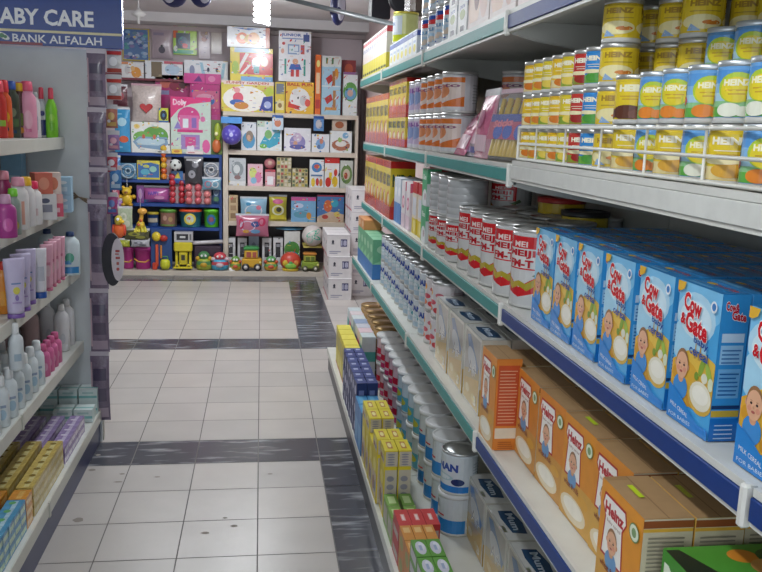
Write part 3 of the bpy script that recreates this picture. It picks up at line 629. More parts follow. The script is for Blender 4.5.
def pillow(name, w, h, d, col, art, mt='wrinkled', parts=(), seal='c8c8cc', cat='pack', sticks=0):
    """a sealed foil or film bag: bulging body with crimped ends"""
    root = empty(name); m = MB(); n, k = 10, 12; vs = []; fs = []
    for side in (-1, 1):
        for j in range(k+1):
            for i in range(n+1):
                u, v = i/n, j/k; b = (max(0, math.sin(PI*u))**.6)*(max(0, math.sin(PI*v))**.6)
                vs.append((-w/2+w*u*(1)-(0.03*w*math.sin(PI*v)*(u-.5)*2), side*d/2*b, h*v))
    N = (n+1)*(k+1)
    for sd in (0, 1):
        for j in range(k):
            for i in range(n):
                q = [sd*N+j*(n+1)+i, sd*N+j*(n+1)+i+1, sd*N+(j+1)*(n+1)+i+1, sd*N+(j+1)*(n+1)+i]
                fs.append(tuple(q if sd == 0 else reversed(q)))
    m.add(vs, fs, col, None, True); m.build('bag_body', root, mt)
    if art:
        def F(u, v, l):
            b = (max(0, math.sin(PI*u))**.6)*(max(0, math.sin(PI*v))**.6); return (-w/2+w*u-(0.03*w*math.sin(PI*v)*(u-.5)*2), -d/2*b-.0015-l*2, h*v)
        MM = MB(); MM.art(art, F, wrap=10, clip=True)
        MM.build('printed_design', root, 'gloss')
    MB().box(-w/2, -.002, h-.004, w/2, .002, h+.018, seal).build('top_seal', root, 'gloss')
    return Stock(root, cat)
pk = pillow('snack_pack', .17, .20, .05, 'c86c8c', [r(.1, .1, .9, .35, 'e8c8d4'), e(.5, .6, .25, .15, 'a03c6c')])
pk2 = pillow('snack_pack', .16, .19, .05, '9a90a0', [r(.1, .2, .9, .5, 'c8a0b4'), e(.5, .7, .25, .12, 'b8485c'), r(.1, .05, .9, .15, '4a5a9a')])
pk.put(.69, 2.60, 1.5235, RFACE, 'pink foil snack pack standing beside the candy sticks', rx=-.15)
pk2.put(.70, 2.76, 1.5235, RFACE, 'silver foil snack pack leaning between two pink packs', rx=-.45)
pk.put(.69, 2.90, 1.5235, RFACE, 'pink foil snack pack leaning at the far end of the snack packs', rx=-.55)
pk2.put(.76, 2.70, 1.5235, RFACE, 'silver foil snack pack in the back behind the pink pack', rx=-.5)
ot = can('milk_powder_tin', 'tin', .065, .146, 'c8cacd', [r(0, 0, 1, 1, 'd2d2d6'), r(.22, .8, .7, .95, 'd8742a'), r(.22, .25, .7, .78, 'e0cdc4'), p([(.22, .1), (.7, .1), (.7, .4), (.46, .2), (.22, .4)], 'd8702a'), e(.46, .55, .1, .2, 'd88a5c'), t('Lacto', .26, .66, .66, .78, '8a4c6c', 0, .03)]+lines(.78, .2, .98, .8, 7, 'a8aaae', .3), 'd2d2d0')
for i, y in enumerate((3.06, 3.20, 3.34, 3.48)):
    for l in range(2): ot.put(.72, y, 1.5235+l*.1465, -1.25+jit(.1), 'silver tin with orange print, %s from the snack packs, %s layer' % (NTH[i], ('bottom', 'upper')[l]), 'silver tins with orange print')
ot.put(.90, 2.9, 1.5235+.1465, -1.2, 'silver tin with orange print in the back row, upper layer'); ot.put(.90, 2.9, 1.5235, -1.2, 'silver tin with orange print in the back row, bottom layer')
lil = can('milk_powder_tin', 'tin', .065, .146, 'd2d0da', [r(0, 0, 1, 1, 'd6d4de'), r(.2, .1, .7, .9, 'c4b4d2'), e(.45, .5, .14, .25, '8a9cc8'), t('Milk', .28, .7, .62, .85, '8a5ca0', 0, .03)], 'd2d2d0')
for i, y in enumerate((3.62, 3.76)):
    for l in range(2): lil.put(.72, y, 1.5235+l*.1465, -1.25, 'pale lilac milk tin, %s from the orange-print tins, %s layer' % (NTH[i], ('bottom', 'upper')[l]), 'pale lilac tins')
nps = carton('milk_powder_carton', 'carton', .125, .12, .158, 'd9c02c', [('front_print', 'front', nido())], skin=[('right', nido())], mt='gloss', top='b82a28')
for i in range(4):
    for l in range(2): nps.put(.715, 3.90+i*.132, 1.5235+l*.1595, RFACE, 'short yellow and red milk carton, %s layer, %s from the lilac tins' % (('bottom', 'upper')[l], NTH[i]), 'short yellow and red cartons')
npm = carton('milk_powder_carton', 'carton', .15, .12, .27, 'd9c02c', [('front_print', 'front', nido())], skin=[('right', nido())], mt='gloss', top='b82a28')
for i in range(6): npm.put(.715, 4.46+i*.157, 1.5235, RFACE, 'yellow and red milk carton on the third shelf down, %s beyond the stacked short ones' % NTH[i], 'medium yellow and red cartons')

# --- top shelf
TZ = 1.9135
wb = can('milk_powder_tin', 'tin', .062, .142, 'd3dbe2', [r(0, 0, 1, 1, 'd8e0e8'), r(.15, .78, .75, .98, '2a52a8'), p([(.15, .78), (.75, .9), (.75, .7), (.4, .72)], 'd83c3c'), t('nurture', .18, .5, .72, .64, '6a9ac0', 0, .03), e(.45, .28, .2, .16, 'a8c8de'), e(.5, .25, .1, .1, 'd8c8b8'), r(.3, .04, .5, .09, '3a5a9a')], 'd4d4d2')
for i, y in enumerate((3.02, 3.16, 3.30, 3.44)):
    for l in range(2): wb.put(.702, y, TZ+l*.1425, -1.2+jit(.1), 'white and blue milk tin on the top shelf, %s layer, %s from the near end' % (('bottom', 'upper')[l], NTH[i]), 'white and blue tins on the top shelf')
sm = carton('milk_powder_carton', 'carton', .125, .09, .10, 'd8dad8', [('front_print', 'front', [r(0, 0, 1, 1, 'dcdedc'), e(.5, .6, .3, .16, '8a9a4a'), r(.3, .08, .7, .25, '4a4a5a'), t('pure', .25, .75, .75, .9, '5a6a9a', 0, .02)])], skin=[('right', [r(0, 0, 1, 1, 'd0d2d4'), r(0, .8, 1, 1, '8a94a8')])])
for i, y in enumerate((2.72, 2.86)):
    for l in range(2): sm.put(.682, y, TZ+l*.1008, RFACE, 'small white carton with green oval on the top shelf, %s layer, %s one' % (('bottom', 'upper')[l], ('nearer', 'farther')[i]), 'small white cartons on the top shelf')
bb = [r(0, 0, 1, 1, 'e0d0cc'), e(.3, .5, .3, .5, 'e8c8b4'), e(.42, .55, .14, .3, '7a3c34'), e(.75, .5, .2, .4, 'd8b4a8'), r(0, 0, 1, .1, 'e8dcd8')]
db = carton('diaper_carton', 'carton', .25, .2, .2, 'd8ccc8', [('front_print', 'front', bb)], skin=[('right', [r(0, 0, 1, 1, 'd8ccc8'), e(.5, .5, .3, .3, 'e8c4b0')])])
for i, y in enumerate((2.53, 2.27, 2.0, 1.74)): db.put(.74, y, TZ, RFACE, 'pinkish carton with a baby picture on the top shelf, %s from the white cartons' % NTH[i], 'pinkish baby cartons on the top shelf')
sw = carton('milk_powder_carton', 'carton', .10, .09, .105, 'd8dcde', [('front_print', 'front', [r(0, 0, 1, 1, 'dfe3e4'), r(0, .75, 1, .95, '2f4f9c'), e(.5, .3, .3, .16, 'd8cc4a'), r(.2, .5, .8, .6, 'a8b8d0')])], skin=[('right', [r(0, 0, 1, 1, 'd4d8dc'), r(0, .75, 1, .95, '2f4f9c')])])
for i in range(7): sw.put(.682, 3.575+i*.108, TZ, RFACE, 'white blue-banded carton on the top shelf, %s from the white and blue tins' % NTH[i], 'white cartons with a blue band')
yt = can('milk_powder_tin', 'tin', .062, .15, 'ccd27a', [r(0, 0, 1, 1, 'd5d98c'), r(0, 0, 1, .28, 'c0cc2e'), r(.2, .25, .62, .95, 'ccd6e0'), r(.27, .35, .56, .85, 'dfe6ee'), t('milk', .3, .6, .52, .75, '6a8ab8', 0, .02), p([(.6, 0), (1, 0), (1, .5)], 'b8c832')], 'd8c85a')
yt.put(.70, 4.20, TZ+.106, -1.2, 'big pale yellow tin standing on top of the white cartons')
ybag = carton('diaper_carton', 'carton', .095, .13, .21, 'e6e2d0', [('front_print', 'front', [r(0, 0, 1, 1, 'e6dcd8'), r(0, .86, 1, .95, 'c8343c'), r(0, 0, 1, .38, 'd9cc3c'), t('dry', .1, .66, .9, .8, '6a7ab0', .05, .02), r(.1, .04, .9, .1, '4c5a2c'), e(.5, .5, .3, .08, 'ecd8cc')])], skin=[('right', [r(0, 0, 1, 1, 'e2dcd0'), r(0, 0, 1, .38, 'd9cc3c'), r(0, .86, 1, 1, 'c8343c')])])
for i in range(10): ybag.put(.692, 4.38+i*.1, TZ, RFACE, 'tall white and yellow pack on the top shelf, %s from the near end' % NTH[i], 'white and yellow packs on the top shelf')

# --- middle shelf beyond the silver cartons: tins stacked two high
def nan_art(low, acc, word='NAN'): return [r(0, 0, 1, 1, 'ccd5dc'), r(.12, .82, .28, .95, '24386c'), t(word, .40, .58, .62, .80, '2a4a9c', 0, .06), e(.46, .4, .12, .1, 'a8c4cc'), e(.46, .4, .09, .07, 'd0dce2'), r(.12, 0, .72, .18, low), r(.15, .2, .3, .34, acc), e(.62, .3, .06, .1, acc)]+lines(.76, .2, .98, .85, 8, 'a2b0bc', .3)
sn = can('milk_powder_tin', 'tin', .060, .134, 'ccd3d8', nan_art('a8c0d0', '2c8c96'), 'c8cacb')
dot = can('milk_powder_tin', 'tin', .060, .134, 'dcd6d8', [r(0, 0, 1, 1, 'dfdadd'), e(.4, .75, .1, .16, 'dc9a34'), e(.34, .5, .07, .1, 'd86a4c'), e(.5, .42, .06, .09, 'cc5060'), e(.42, .2, .09, .12, 'dc6c34'), e(.58, .15, .06, .1, 'cc4a50'), e(.6, .68, .05, .08, 'c8707c')]+lines(.72, .15, .98, .85, 9, 'c0a8b0', .3), 'c8cacb')
for i in range(12):
    y = 3.035+i*.1235
    pr = dot if i < 2 else sn
    nm = 'orange-dotted' if i < 2 else 'blue-lettered'
    for l in range(2):
        pr.put(.705, y, .7765+l*.1345, -1.3+jit(.1), 'white %s milk tin, %s, %s layer' % (nm, ('next to the silver cartons', 'second from the silver cartons')[i] if i < 2 else NTH[i-2]+' beyond the orange-dotted ones', ('bottom', 'upper')[l]), 'white milk tins on the middle shelf')
    if i < 8: sn.put(.835, y+.03, .7765+.1345, 0, 'middle-shelf white milk tin, back row, upper layer, %s from the silver cartons' % NTH[i], 'back row of white milk tins'); sn.put(.835, y+.03, .7765, 0, 'middle-shelf white milk tin, back row, bottom layer, %s from the silver cartons' % NTH[i], 'back row of white milk tins')
gg = [r(0, 0, 1, 1, '68b088'), r(0, 0, 1, .38, '3c7cc0'), p([(0, .38), (1, .38), (1, .6)], '8ccca0'), e(.5, .75, .3, .1, 'a8d4b4')]
grn = carton('cereal_carton', 'carton', .14, .11, .225, '6cb48c', [('front_print', 'front', gg)], skin=[('right', gg)], top='86c09c')
for i in range(5): grn.put(.672, 4.60+i*.145, .7765, RFACE, 'green and blue carton on the middle shelf, %s from the white tins' % NTH[i], 'green and blue cartons')
og = carton('cereal_carton', 'carton', .14, .11, .06, 'd8935a', [('front_print', 'front', [r(0, 0, 1, 1, 'd8935a'), e(.5, .5, .3, .3, 'e8c49c')])])
og.put(.672, 5.18, .7765+.2255, RFACE, 'small orange pack lying on the farthest green and blue carton'); og.put(.672, 5.035, .7765+.2255, RFACE, 'small orange pack lying on the second farthest green and blue carton')

# --- bottom shelf: tins stacked two high with white lids
BZ0 = .1515
def bt(name_, body, art, lid, pl=True): return can('milk_powder_tin', 'tin', .067, .158, body, art, lid, plastic_lid=pl)
nanA = bt('a', 'ccd6de', nan_art('2c7cc8', '24386c'), 'c4c8ca', False)
nanB = bt('b', 'ccd6de', [r(0, 0, 1, 1, 'd0d8de'), r(0, 0, .7, .38, '2f84cc'), r(.18, .62, .42, .86, '223260'), t('Milk', .2, .7, .40, .8, 'dfe6f0', 0, .02), r(.18, .45, .5, .5, 'c83c48')]+lines(.74, .15, .98, .85, 8, 'a2b0bc', .3), 'd0d2d4')
nanC = bt('c', 'c4d4dc', [r(0, 0, 1, 1, 'c8d6de'), r(0, 0, 1, .5, '66b4cc'), r(.2, .6, .42, .85, '3a2c34'), e(.4, .3, .12, .14, 'c8c84c'), e(.3, .2, .1, .12, '4c9cc4')], 'dcdedf')
nanD = bt('d', 'd8bcc4', [r(0, 0, 1, 1, 'd8bcc6'), r(0, .3, 1, .55, 'c42a44'), r(0, 0, 1, .2, 'c83c70'), r(.2, .6, .42, .85, '2c2a34')], 'dcdedf')
ys = [2.80+i*.143 for i in range(13)]
for i, y in enumerate(ys):
    kd = nanA if i == 0 else nanB if i < 4 else nanC if i < 8 else nanD
    ds = 'with dark blue lettering' if i == 0 else 'with a blue lower half' if i < 4 else 'with turquoise print' if i < 8 else 'with pink and red print'
    for l in range(2):
        k2 = nanB if (i == 0 and l == 0) else kd
        d2 = 'with a blue lower half' if (i == 0 and l == 0) else ds
        k2.put(.725+jit(.003), y, BZ0+l*.1590, -1.05+jit(.15), 'bottom-shelf milk tin %s, %s from the near end, %s layer' % (d2, NTH[i], ('lower', 'upper')[l]), 'tins on the bottom shelf')
gold = can('milk_powder_tin', 'tin', .072, .063, 'a8885c', [], 'a88a58', single=True)
for i, y in enumerate((4.68, 4.84, 5.0, 5.16, 5.32)):
    for l in range(5): gold.put(.73, y, BZ0+l*.0635, 0, 'flat gold-lidded tin, %s of five stacked, %s stack from the near end' % (('bottom', 'second', 'middle', 'fourth', 'topmost')[l], NTH[i]), 'flat gold-lidded tins')
# small cartons along the front edge
def small(w, d, h, fr, sd, tp, top, single=False): return carton('small_carton', 'carton', w, d, h, fr[0][2], [('top_print', 'top', tp)], skin=[('front', fr), ('right', sd)], top=top)
sg_ = small(.105, .044, .052, [r(0, 0, 1, 1, '5a9436'), r(.1, .2, .9, .8, 'c8c4cc')], [r(0, 0, 1, 1, '4f8c30'), r(.1, .2, .9, .7, 'b8bcc0')], [r(0, 0, 1, 1, '5c9838'), e(.5, .5, .38, .36, 'c9c8d8'), e(.4, .6, .24, .2, 'dcdce8'), r(.35, .4, .65, .6, '9aa8c8')], '5c9838')
so = small(.10, .036, .076, [r(0, 0, 1, 1, 'c8803a'), e(.5, .5, .3, .3, '9aa050')], [r(0, 0, 1, 1, 'c0904c'), r(.1, .1, .9, .6, 'c8bca8')], [r(0, 0, 1, 1, 'd08c3c'), r(.15, .2, .5, .8, 'e0b878')], 'd08c3c')
sr = small(.12, .046, .074, [r(0, 0, 1, 1, 'bc3034'), r(.1, .15, .9, .5, 'b8a8a0')], [r(0, 0, 1, 1, 'b42c30'), r(.1, .2, .9, .7, 'a89c98')], [r(0, 0, 1, 1, 'c43436'), r(.3, .35, .7, .65, 'dca8a0'), r(.35, .42, .65, .58, 'e8d0cc')], 'c43436')
for i in range(4):
    for j in range(2):
        for l in range(4):
            sg_.put(.485+.0455*j, 1.95+i*.11, BZ0+l*.0525, RFACE+jit(.01), 'small green carton with a pale oval, %s layer, %s from the near end, %s column' % (('bottom', 'second', 'third', 'top')[l], NTH[i], ('aisle-side', 'inner')[j]), 'small green cartons')
for i in range(2):
    for j in range(3):
        for l in range(2): so.put(.482+.038*j, 2.385+i*.103, BZ0+l*.0765, RFACE, 'small orange carton, %s layer, %s row behind the green ones, %s column' % (('lower', 'upper')[l], NTH[i], ('aisle-side', 'middle', 'inner')[j]), 'small orange cartons')
for i in range(1):
    for j in range(3):
        for l in range(2): sr.put(.487+.0475*j, 2.605, BZ0+l*.0745, RFACE, 'small red carton, %s layer, %s column behind the orange ones' % (('lower', 'upper')[l], ('aisle-side', 'middle', 'inner')[j]), 'small red cartons')
s2 = small(.10, .044, .105, [r(0, 0, 1, 1, '86a850'), r(.1, .2, .9, .8, 'b8b4a4')], [r(0, 0, 1, 1, 'b8b8a0')], [r(0, 0, 1, 1, '74a044'), r(.2, .2, .8, .8, 'bcd494')], '74a044')
for i in range(2):
    for j in range(2): s2.put(.485+.056*j, 2.73+i*.105, BZ0, RFACE, 'pale green small carton between the red and yellow cartons, %s %s' % (('nearer', 'farther')[i], ('aisle-side', 'inner')[j]), 'pale green small cartons')
yt_fr = [r(0, 0, 1, 1, 'd9c62c'), r(.08, .08, .92, .55, 'c8b8a4'), e(.5, .7, .3, .13, 'e8dc7c'), e(.35, .3, .2, .14, '9c6c54'), e(.65, .28, .16, .12, '7c8a9c')]
ysd = [r(0, 0, 1, 1, 'bfb6a4'), r(0, .93, 1, 1, 'd8c42a'), r(0, 0, .08, 1, 'd8c42a')]+[e(.5, .12+.16*i, .28, .055, '8c8a94') for i in range(5)]
ytp = [r(0, 0, 1, 1, 'dccb30'), r(.2, .3, .8, .7, 'b87c34'), e(.5, .5, .2, .15, 'e8dc9c')]
sy = small(.115, .05, .205, yt_fr, ysd, ytp, 'dccb30')
sy.put(.53, 2.95, BZ0+.04, RFACE, 'upright yellow tea carton standing forward, nearer the camera than the other yellow ones') if False else None
for i in range(5):
    for j in range(2):
        sy.put(.478+.053*j+(.0 if i else .012), 2.965+i*.119, BZ0, RFACE+jit(.02), 'upright yellow carton beside the dark floor border, %s from the near end, %s column' % (NTH[i], ('aisle-side', 'inner')[j]), 'upright yellow cartons')
        if i < 4: pass
sy2 = small(.115, .05, .062, yt_fr, ysd, ytp, 'dccb30')
for i in (0, 1, 3, 4):
    for j in range(2): sy2.put(.478+.053*j+(.0 if i else .012), 2.965+i*.119, BZ0+.2055, RFACE, 'low yellow carton lying on the %s %s upright yellow carton' % (NTH[i], ('aisle-side', 'inner')[j]), 'low yellow cartons')
sb = small(.12, .05, .205, [r(0, 0, 1, 1, '3f7fc0'), r(.1, .1, .9, .6, '6aa4d4')], [r(0, 0, 1, 1, '3a74b4')], [r(0, 0, 1, 1, '4c94c8'), r(.1, .2, .9, .6, '6cb0d8')], '4c94c8')
for i in range(2):
    for j in range(2): sb.put(.475+.053*j, 3.57+i*.124, BZ0, RFACE, 'mid-blue small carton between the yellow and navy packs, %s %s' % (('nearer', 'farther')[i], ('aisle-side', 'inner')[j]), 'mid-blue small cartons')
sv_ = small(.088, .050, .088, [r(0, 0, 1, 1, '26336c'), e(.5, .5, .25, .25, 'b8bcd8')], [r(0, 0, 1, 1, '222e64'), r(.2, .3, .7, .6, '7880b0')], [r(0, 0, 1, 1, '2a3a7c'), r(.2, .25, .5, .7, 'a8b0d0')], '2a3a7c')
for i in range(7):
    for j in range(2):
        for l in range(3): sv_.put(.478+.053*j, 3.80+i*.093, BZ0+l*.0885, RFACE+jit(.05), 'small navy carton, %s layer, %s from the near end, %s column' % (('bottom', 'second', 'third', 'top')[l], NTH[i], ('aisle-side', 'inner')[j]), 'small navy cartons')
yc_fr = [r(0, 0, 1, 1, 'd2c238'), r(.1, .5, .9, .85, 'b0a45a'), r(.1, .1, .9, .4, 'e0d468'), r(0, 0, 1, .06, 'b04c2c')]
yc = carton('biscuit_carton', 'carton', .12, .085, .235, 'd2c238', [('front_print', 'front', yc_fr)], skin=[('right', yc_fr+lines(.15, .2, .85, .8, 10, '8a7c34', .3))], top='dccf4c')
for i in range(5): yc.put(.518, 4.52+i*.125, BZ0, RFACE+jit(.02), 'tall yellow biscuit carton on the bottom shelf, %s from the navy cartons' % NTH[i], 'tall yellow biscuit cartons')
mixc = [('4ca8a0', 'c8d4d8'), ('c83c70', 'dcc4cc'), ('3c4c8c', 'c4c8d4'), ('c4c8d0', '8ca0c0'), ('58a8b0', 'd0d8da'), ('c0487c', 'd8ccd0')]
for i in range(7):
    a_, b2 = mixc[i % 6]
    s = carton('small_carton', 'carton', .11, .08, .29, b2, [('front_print', 'front', [r(0, 0, 1, 1, b2), r(0, .55, 1, .8, a_), e(.5, .35, .3, .1, a_), r(0, .02, 1, .12, a_)])], skin=[('right', [r(0, 0, 1, 1, b2), r(0, .5, 1, .7, a_)])])
    s.put(.612, 4.60+i*.115, BZ0, RFACE, 'tall %s carton behind the yellow biscuit cartons, %s from the near end' % (('teal and white', 'pink and white', 'navy and white', 'pale blue', 'aqua and white', 'magenta and white', 'teal and white')[i], NTH[i]))

# --- white milk cartons stacked on the floor at the end of the shelving
wm = [r(0, 0, 1, 1, 'd9d7d8'), e(.25, .68, .05, .08, '22283c'), r(.19, .56, .31, .60, '22283c'), r(.58, .45, .86, .8, '4a4c74'), t('18', .60, .5, .84, .75, 'b8bad0', 0, .05), r(.1, .2, .6, .25, '9a9cae'), r(.1, .12, .45, .16, '9a9cae'), r(0, .94, 1, 1, 'c9c6ca')]
ws = [r(0, 0, 1, 1, 'd6d2d4'), p([(0, 0), (1, 0), (1, .05), (0, .12)], 'b83c50'), r(0, 0, .06, 1, 'b8485c'), e(.5, .6, .1, .1, '3c3c58')]
wk = carton('milk_carton', 'carton', .22, .20, .205, 'd9d7d8', [('front_print', 'front', wm)], skin=[('left', ws)], mt='paper')
WG = 'white milk cartons stacked on the floor'
lv = ['bottom', 'second', 'third', 'fourth', 'topmost']
for l in range(3):
    for k in range(3): wk.put(.745-.015*(l == 2), 7.80+k*.215+.03*l, l*.2055+.0005, jit(.02), 'white milk carton in the lower floor stack, %s layer, %s from the front' % (lv[l] if l < 2 else 'top', NTH[k]), WG)
for l in range(5):
    for k in range(3): wk.put(.975, 8.02+k*.215+.01*l, l*.2055+.0005, jit(.02), 'white milk carton in the taller stack by the shelving, %s layer, %s from the front' % (lv[l], NTH[k]), WG)

# ================================================================== WARES, LEFT-HAND SHELVING
def bottle(name, cat, h, rx, ry, body, cap, art=(), caph=.18, capr=.4, shape='round', trans=None):
    """toiletry bottle: shouldered body, neck and cap, printed front"""
    root = empty(name); hb = h*(1-caph)
    pr = {'round': [(.92, 0), (1, .02), (1, .78), (.9, .88), (.6, .95), (capr*.9, .99), (capr*.9, 1)],
          'slim': [(.85, 0), (1, .03), (1, .5), (.93, .6), (1, .7), (.8, .85), (.5, .95), (capr*.9, 1)],
          'tube': [(.75, 0), (.78, .05), (.85, .4), (.97, .8), (1, .96), (1, 1)],
          'cone': [(1, 0), (1, .03), (.9, .4), (.8, .75), (.55, .93), (capr*.9, 1)]}[shape]
    if shape == 'tube': z0 = h*caph; prof = [(a, z0+b*hb) for a, b in pr]
    else: z0 = 0; prof = [(a, b*hb) for a, b in pr]
    m = MB()
    if shape == 'tube':
        n = 16; vs = []; fs = []
        for j, (a, z) in enumerate(prof):
            fl_ = 1-.93*(j/(len(prof)-1))**2
            for i in range(n): q = 2*PI*i/n; vs.append((rx*a*math.cos(q), ry*fl_*math.sin(q), z))
        for j in range(len(prof)-1):
            for i in range(n): fs.append((j*n+i, j*n+(i+1) % n, (j+1)*n+(i+1) % n, (j+1)*n+i))
        fs += [tuple(reversed(range(n))), tuple(range((len(prof)-1)*n, len(prof)*n))]
        m.add(vs, fs, body, None, True)
    else: m.lathe([(a, z) for a, z in prof], body, 20, sx=rx, sy=ry)
    m.build('bottle_body', root, 'plastic')
    if art:
        def F(u, v, l):
            z = z0+hb*(.06+.66*v); x = (u-.5)*1.7*rx*.92; k = max(0., 1-(x/(rx*1.0))**2)
            f2 = 1-.93*(((z-z0)/hb))**2 if shape == 'tube' else 1
            return (x*(.93 if shape != 'round' else 1), -(ry*math.sqrt(k)*f2*1.0+.0015+l), z)
        MB().art(list(art), F, wrap=8).build('printed_label', root, 'gloss')
    c = MB()
    if shape == 'tube': c.lathe([(.80, 0), (.82, .003), (.80, z0)], cap, 16, sx=rx, sy=ry*1.05)
    else: c.lathe([(capr, hb-.002), (capr*1.04, hb+.002), (capr*.95, hb+h*caph*.9), (capr*.7, h)], cap, 16, sx=(rx+ry)/2, sy=(rx+ry)/2)
    c.build('cap', root, 'plastic')
    return Stock(root, cat)
def lb(x, y, z): q = at(x, y, 2, z); return q.x, q.y
# top shelf: spray bottles (picture x of the foot, depth)
z1 = LZ[1][1]+.001
def L1(px, Y, st, lab, grp=None, rz=.3):
    X = at(px, 130, 1, Y).x; st.put(X, Y, z1, rz, lab, grp)
grn_b = bottle('spray_bottle', 'bottle', .225, .027, .024, '7cc832', 'd04a5c', [e(.5, .7, .3, .14, '9ad850'), r(.2, .2, .8, .5, '6fb82c')], .22, .45, 'slim')
L1(52, 4.05, grn_b, 'lime green spray bottle with a pink pump, last on the top left shelf')
clr = bottle('spray_bottle', 'bottle', .225, .025, .022, 'c8ccd2', 'd8485c', [r(0, 0, 1, .6, '2c3470'), e(.5, .85, .3, .1, '3c4080')], .22, .45, 'slim')
L1(42.5, 4.05, clr, 'clear and navy spray bottle with a pink pump on the top left shelf')
wht = bottle('lotion_bottle', 'bottle', .20, .024, .02, 'e0dee2', 'a8b4b4', [r(.2, .2, .8, .7, 'b0b4c4')], .1, .7); L1(35.5, 3.97, wht, 'narrow white bottle between the pink and the navy bottles, top left shelf')
pnk = bottle('lotion_bottle', 'bottle', .245, .038, .026, 'e49cb8', 'e05c78', [e(.5, .5, .3, .3, 'f0b8cc'), r(.3, .1, .7, .2, 'd878a0')], .17, .75); L1(28.5, 3.93, pnk, 'pale pink bottle with a red-pink cap on the top left shelf')
ylw = bottle('lotion_bottle', 'bottle', .235, .024, .022, '5c3434', 'e4b62c', [r(0, .3, 1, .7, '6c7c3c'), e(.5, .15, .4, .1, 'd88c2c')], .14, .9); L1(21, 3.92, ylw, 'dark bottle with a yellow cap on the top left shelf')
blu = bottle('lotion_bottle', 'bottle', .24, .034, .026, '3a4438', '2f56a8', [r(0, .25, 1, .5, '4c6c48'), e(.5, .7, .35, .15, '7c8a70'), r(.2, .05, .8, .15, '2a4a6c')], .14, .7); L1(12.5, 3.86, blu, 'dark green bottle with a round blue cap on the top left shelf')
orn = bottle('lotion_bottle', 'bottle', .24, .030, .026, 'd85a2c', 'd83c44', [e(.5, .6, .4, .2, 'e8b430'), e(.5, .2, .3, .1, '4c3c5c')], .2, .7); L1(5.5, 3.78, orn, 'orange and yellow bottle with a red cap on the top left shelf')
red_ = bottle('lotion_bottle', 'bottle', .235, .028, .024, 'c0302c', 'e05060', [r(0, .3, 1, .5, '8cb040')], .2, .7); L1(.5, 3.70, red_, 'red bottle at the left edge of the photo, top left shelf')
for i, (px, Y) in enumerate(((6, 4.06), (14.5, 4.09), (22, 4.09), (30.5, 4.09))): L1(px, Y, red_ if i % 2 else pnk, 'red-capped bottle in the back row of the top left shelf, %s from the left edge' % NTH[i], 'back row of red-capped bottles')
# second shelf
z2 = LZ[2][1]+.001
def LS(px, py, z, st, lab, grp=None, rz=.5, dx=0, **k):
    x, y = lb(px, py, z); st.put(x+dx, y, z, rz, lab, grp, **k)
mag = bottle('lotion_bottle', 'bottle', .15, .036, .026, 'a83c8c', 'c89ab8', [e(.5, .5, .3, .3, 'c860a8')], .2, .6)
def L2(px, Y, st, lab, grp=None, rz=.5): st.put(at(px, 200, 1, Y).x, Y, z2, rz, lab, grp)
L2(5, 3.02, mag, 'magenta bottle with a pale cap at the left edge of the second left shelf')
mg2 = bottle('lotion_bottle', 'bottle', .215, .034, .026, '8c2058', 'd88c9c', [], .14, .7); L2(4, 3.28, mg2, 'dark magenta bottle with a pale pink cap, second left shelf')
gdot = bottle('lotion_bottle', 'bottle', .165, .024, .022, '8c9c94', '7cd040', [e(.4, .6, .2, .15, '5c8cc0'), e(.6, .3, .2, .15, 'c8c060')], .16, .7); L2(13, 3.10, gdot, 'small speckled bottle with a bright green cap, second left shelf')
wl = bottle('lotion_bottle', 'bottle', .195, .036, .026, 'e2dfe0', 'e09ab0', [r(.25, .1, .45, .9, 'e0a898'), r(.55, .1, .75, .9, 'e0a898')], .16, .75); L2(18.5, 3.25, wl, 'white lotion bottle with a pink cap and salmon stripes, second left shelf')
wl2 = bottle('lotion_bottle', 'bottle', .19, .032, .026, 'e2e0e2', 'e8b62c', [r(.3, .1, .5, .9, 'e0a898')], .17, .7); L2(26.5, 3.36, wl2, 'white lotion bottle with a yellow cap, second left shelf')
wl3 = bottle('lotion_bottle', 'bottle', .17, .034, .026, 'e6e4e6', 'e0305c', [r(.3, .3, .7, .6, 'd8c0c4')], .17, .7); L2(33, 3.42, wl3, 'white lotion bottle with a crimson cap, second left shelf')
cw = [r(0, 0, 1, 1, 'd8d8da'), r(.2, .3, .8, .6, '8a8c9c'), e(.5, .75, .2, .1, '5c6078')]
crt = carton('soap_carton', 'carton', .09, .10, .105, 'd6d6d8', [('front_print', 'front', cw)]); crt.put(at(42, 200, 1, 3.62).x, 3.62, z2, .5, 'white soap carton with grey lettering, second left shelf')
sal = carton('soap_carton', 'carton', .07, .08, .085, 'cf6a5c', [('front_print', 'front', [r(0, 0, 1, 1, 'd0705c'), e(.5, .5, .3, .3, 'e09880')])]); sal.put(at(42, 200, 1, 3.62).x, 3.62, z2+.106, .5, 'salmon red box on top of the white soap carton, second left shelf')
pkb = carton('soap_carton', 'carton', .07, .08, .095, 'c85c78', [('front_print', 'front', [r(0, 0, 1, 1, 'd0506c'), r(0, .6, 1, 1, 'd8a8a4'), r(.2, .2, .8, .4, 'e8c0cc')])]); pkb.put(at(52.5, 200, 1, 3.72).x, 3.74, z2, .3, 'pink soap box left of the pale blue boxes, second left shelf')
pkc = carton('soap_carton', 'carton', .06, .075, .09, 'd8c0b4', [('front_print', 'front', [r(0, 0, 1, 1, 'd8d0c8'), e(.5, .5, .3, .3, 'cc8060')])]); pkc.put(at(52.5, 200, 1, 3.72).x, 3.74, z2+.096, .3, 'beige and pink box on top of the pink soap box, second left shelf')
lbb = carton('soap_carton', 'carton', .08, .08, .078, '9cc0d8', [('front_print', 'front', [r(0, 0, 1, 1, '9cc4dc'), r(.2, .2, .8, .45, 'c0dcea'), e(.5, .7, .3, .1, 'dce8f0')])])
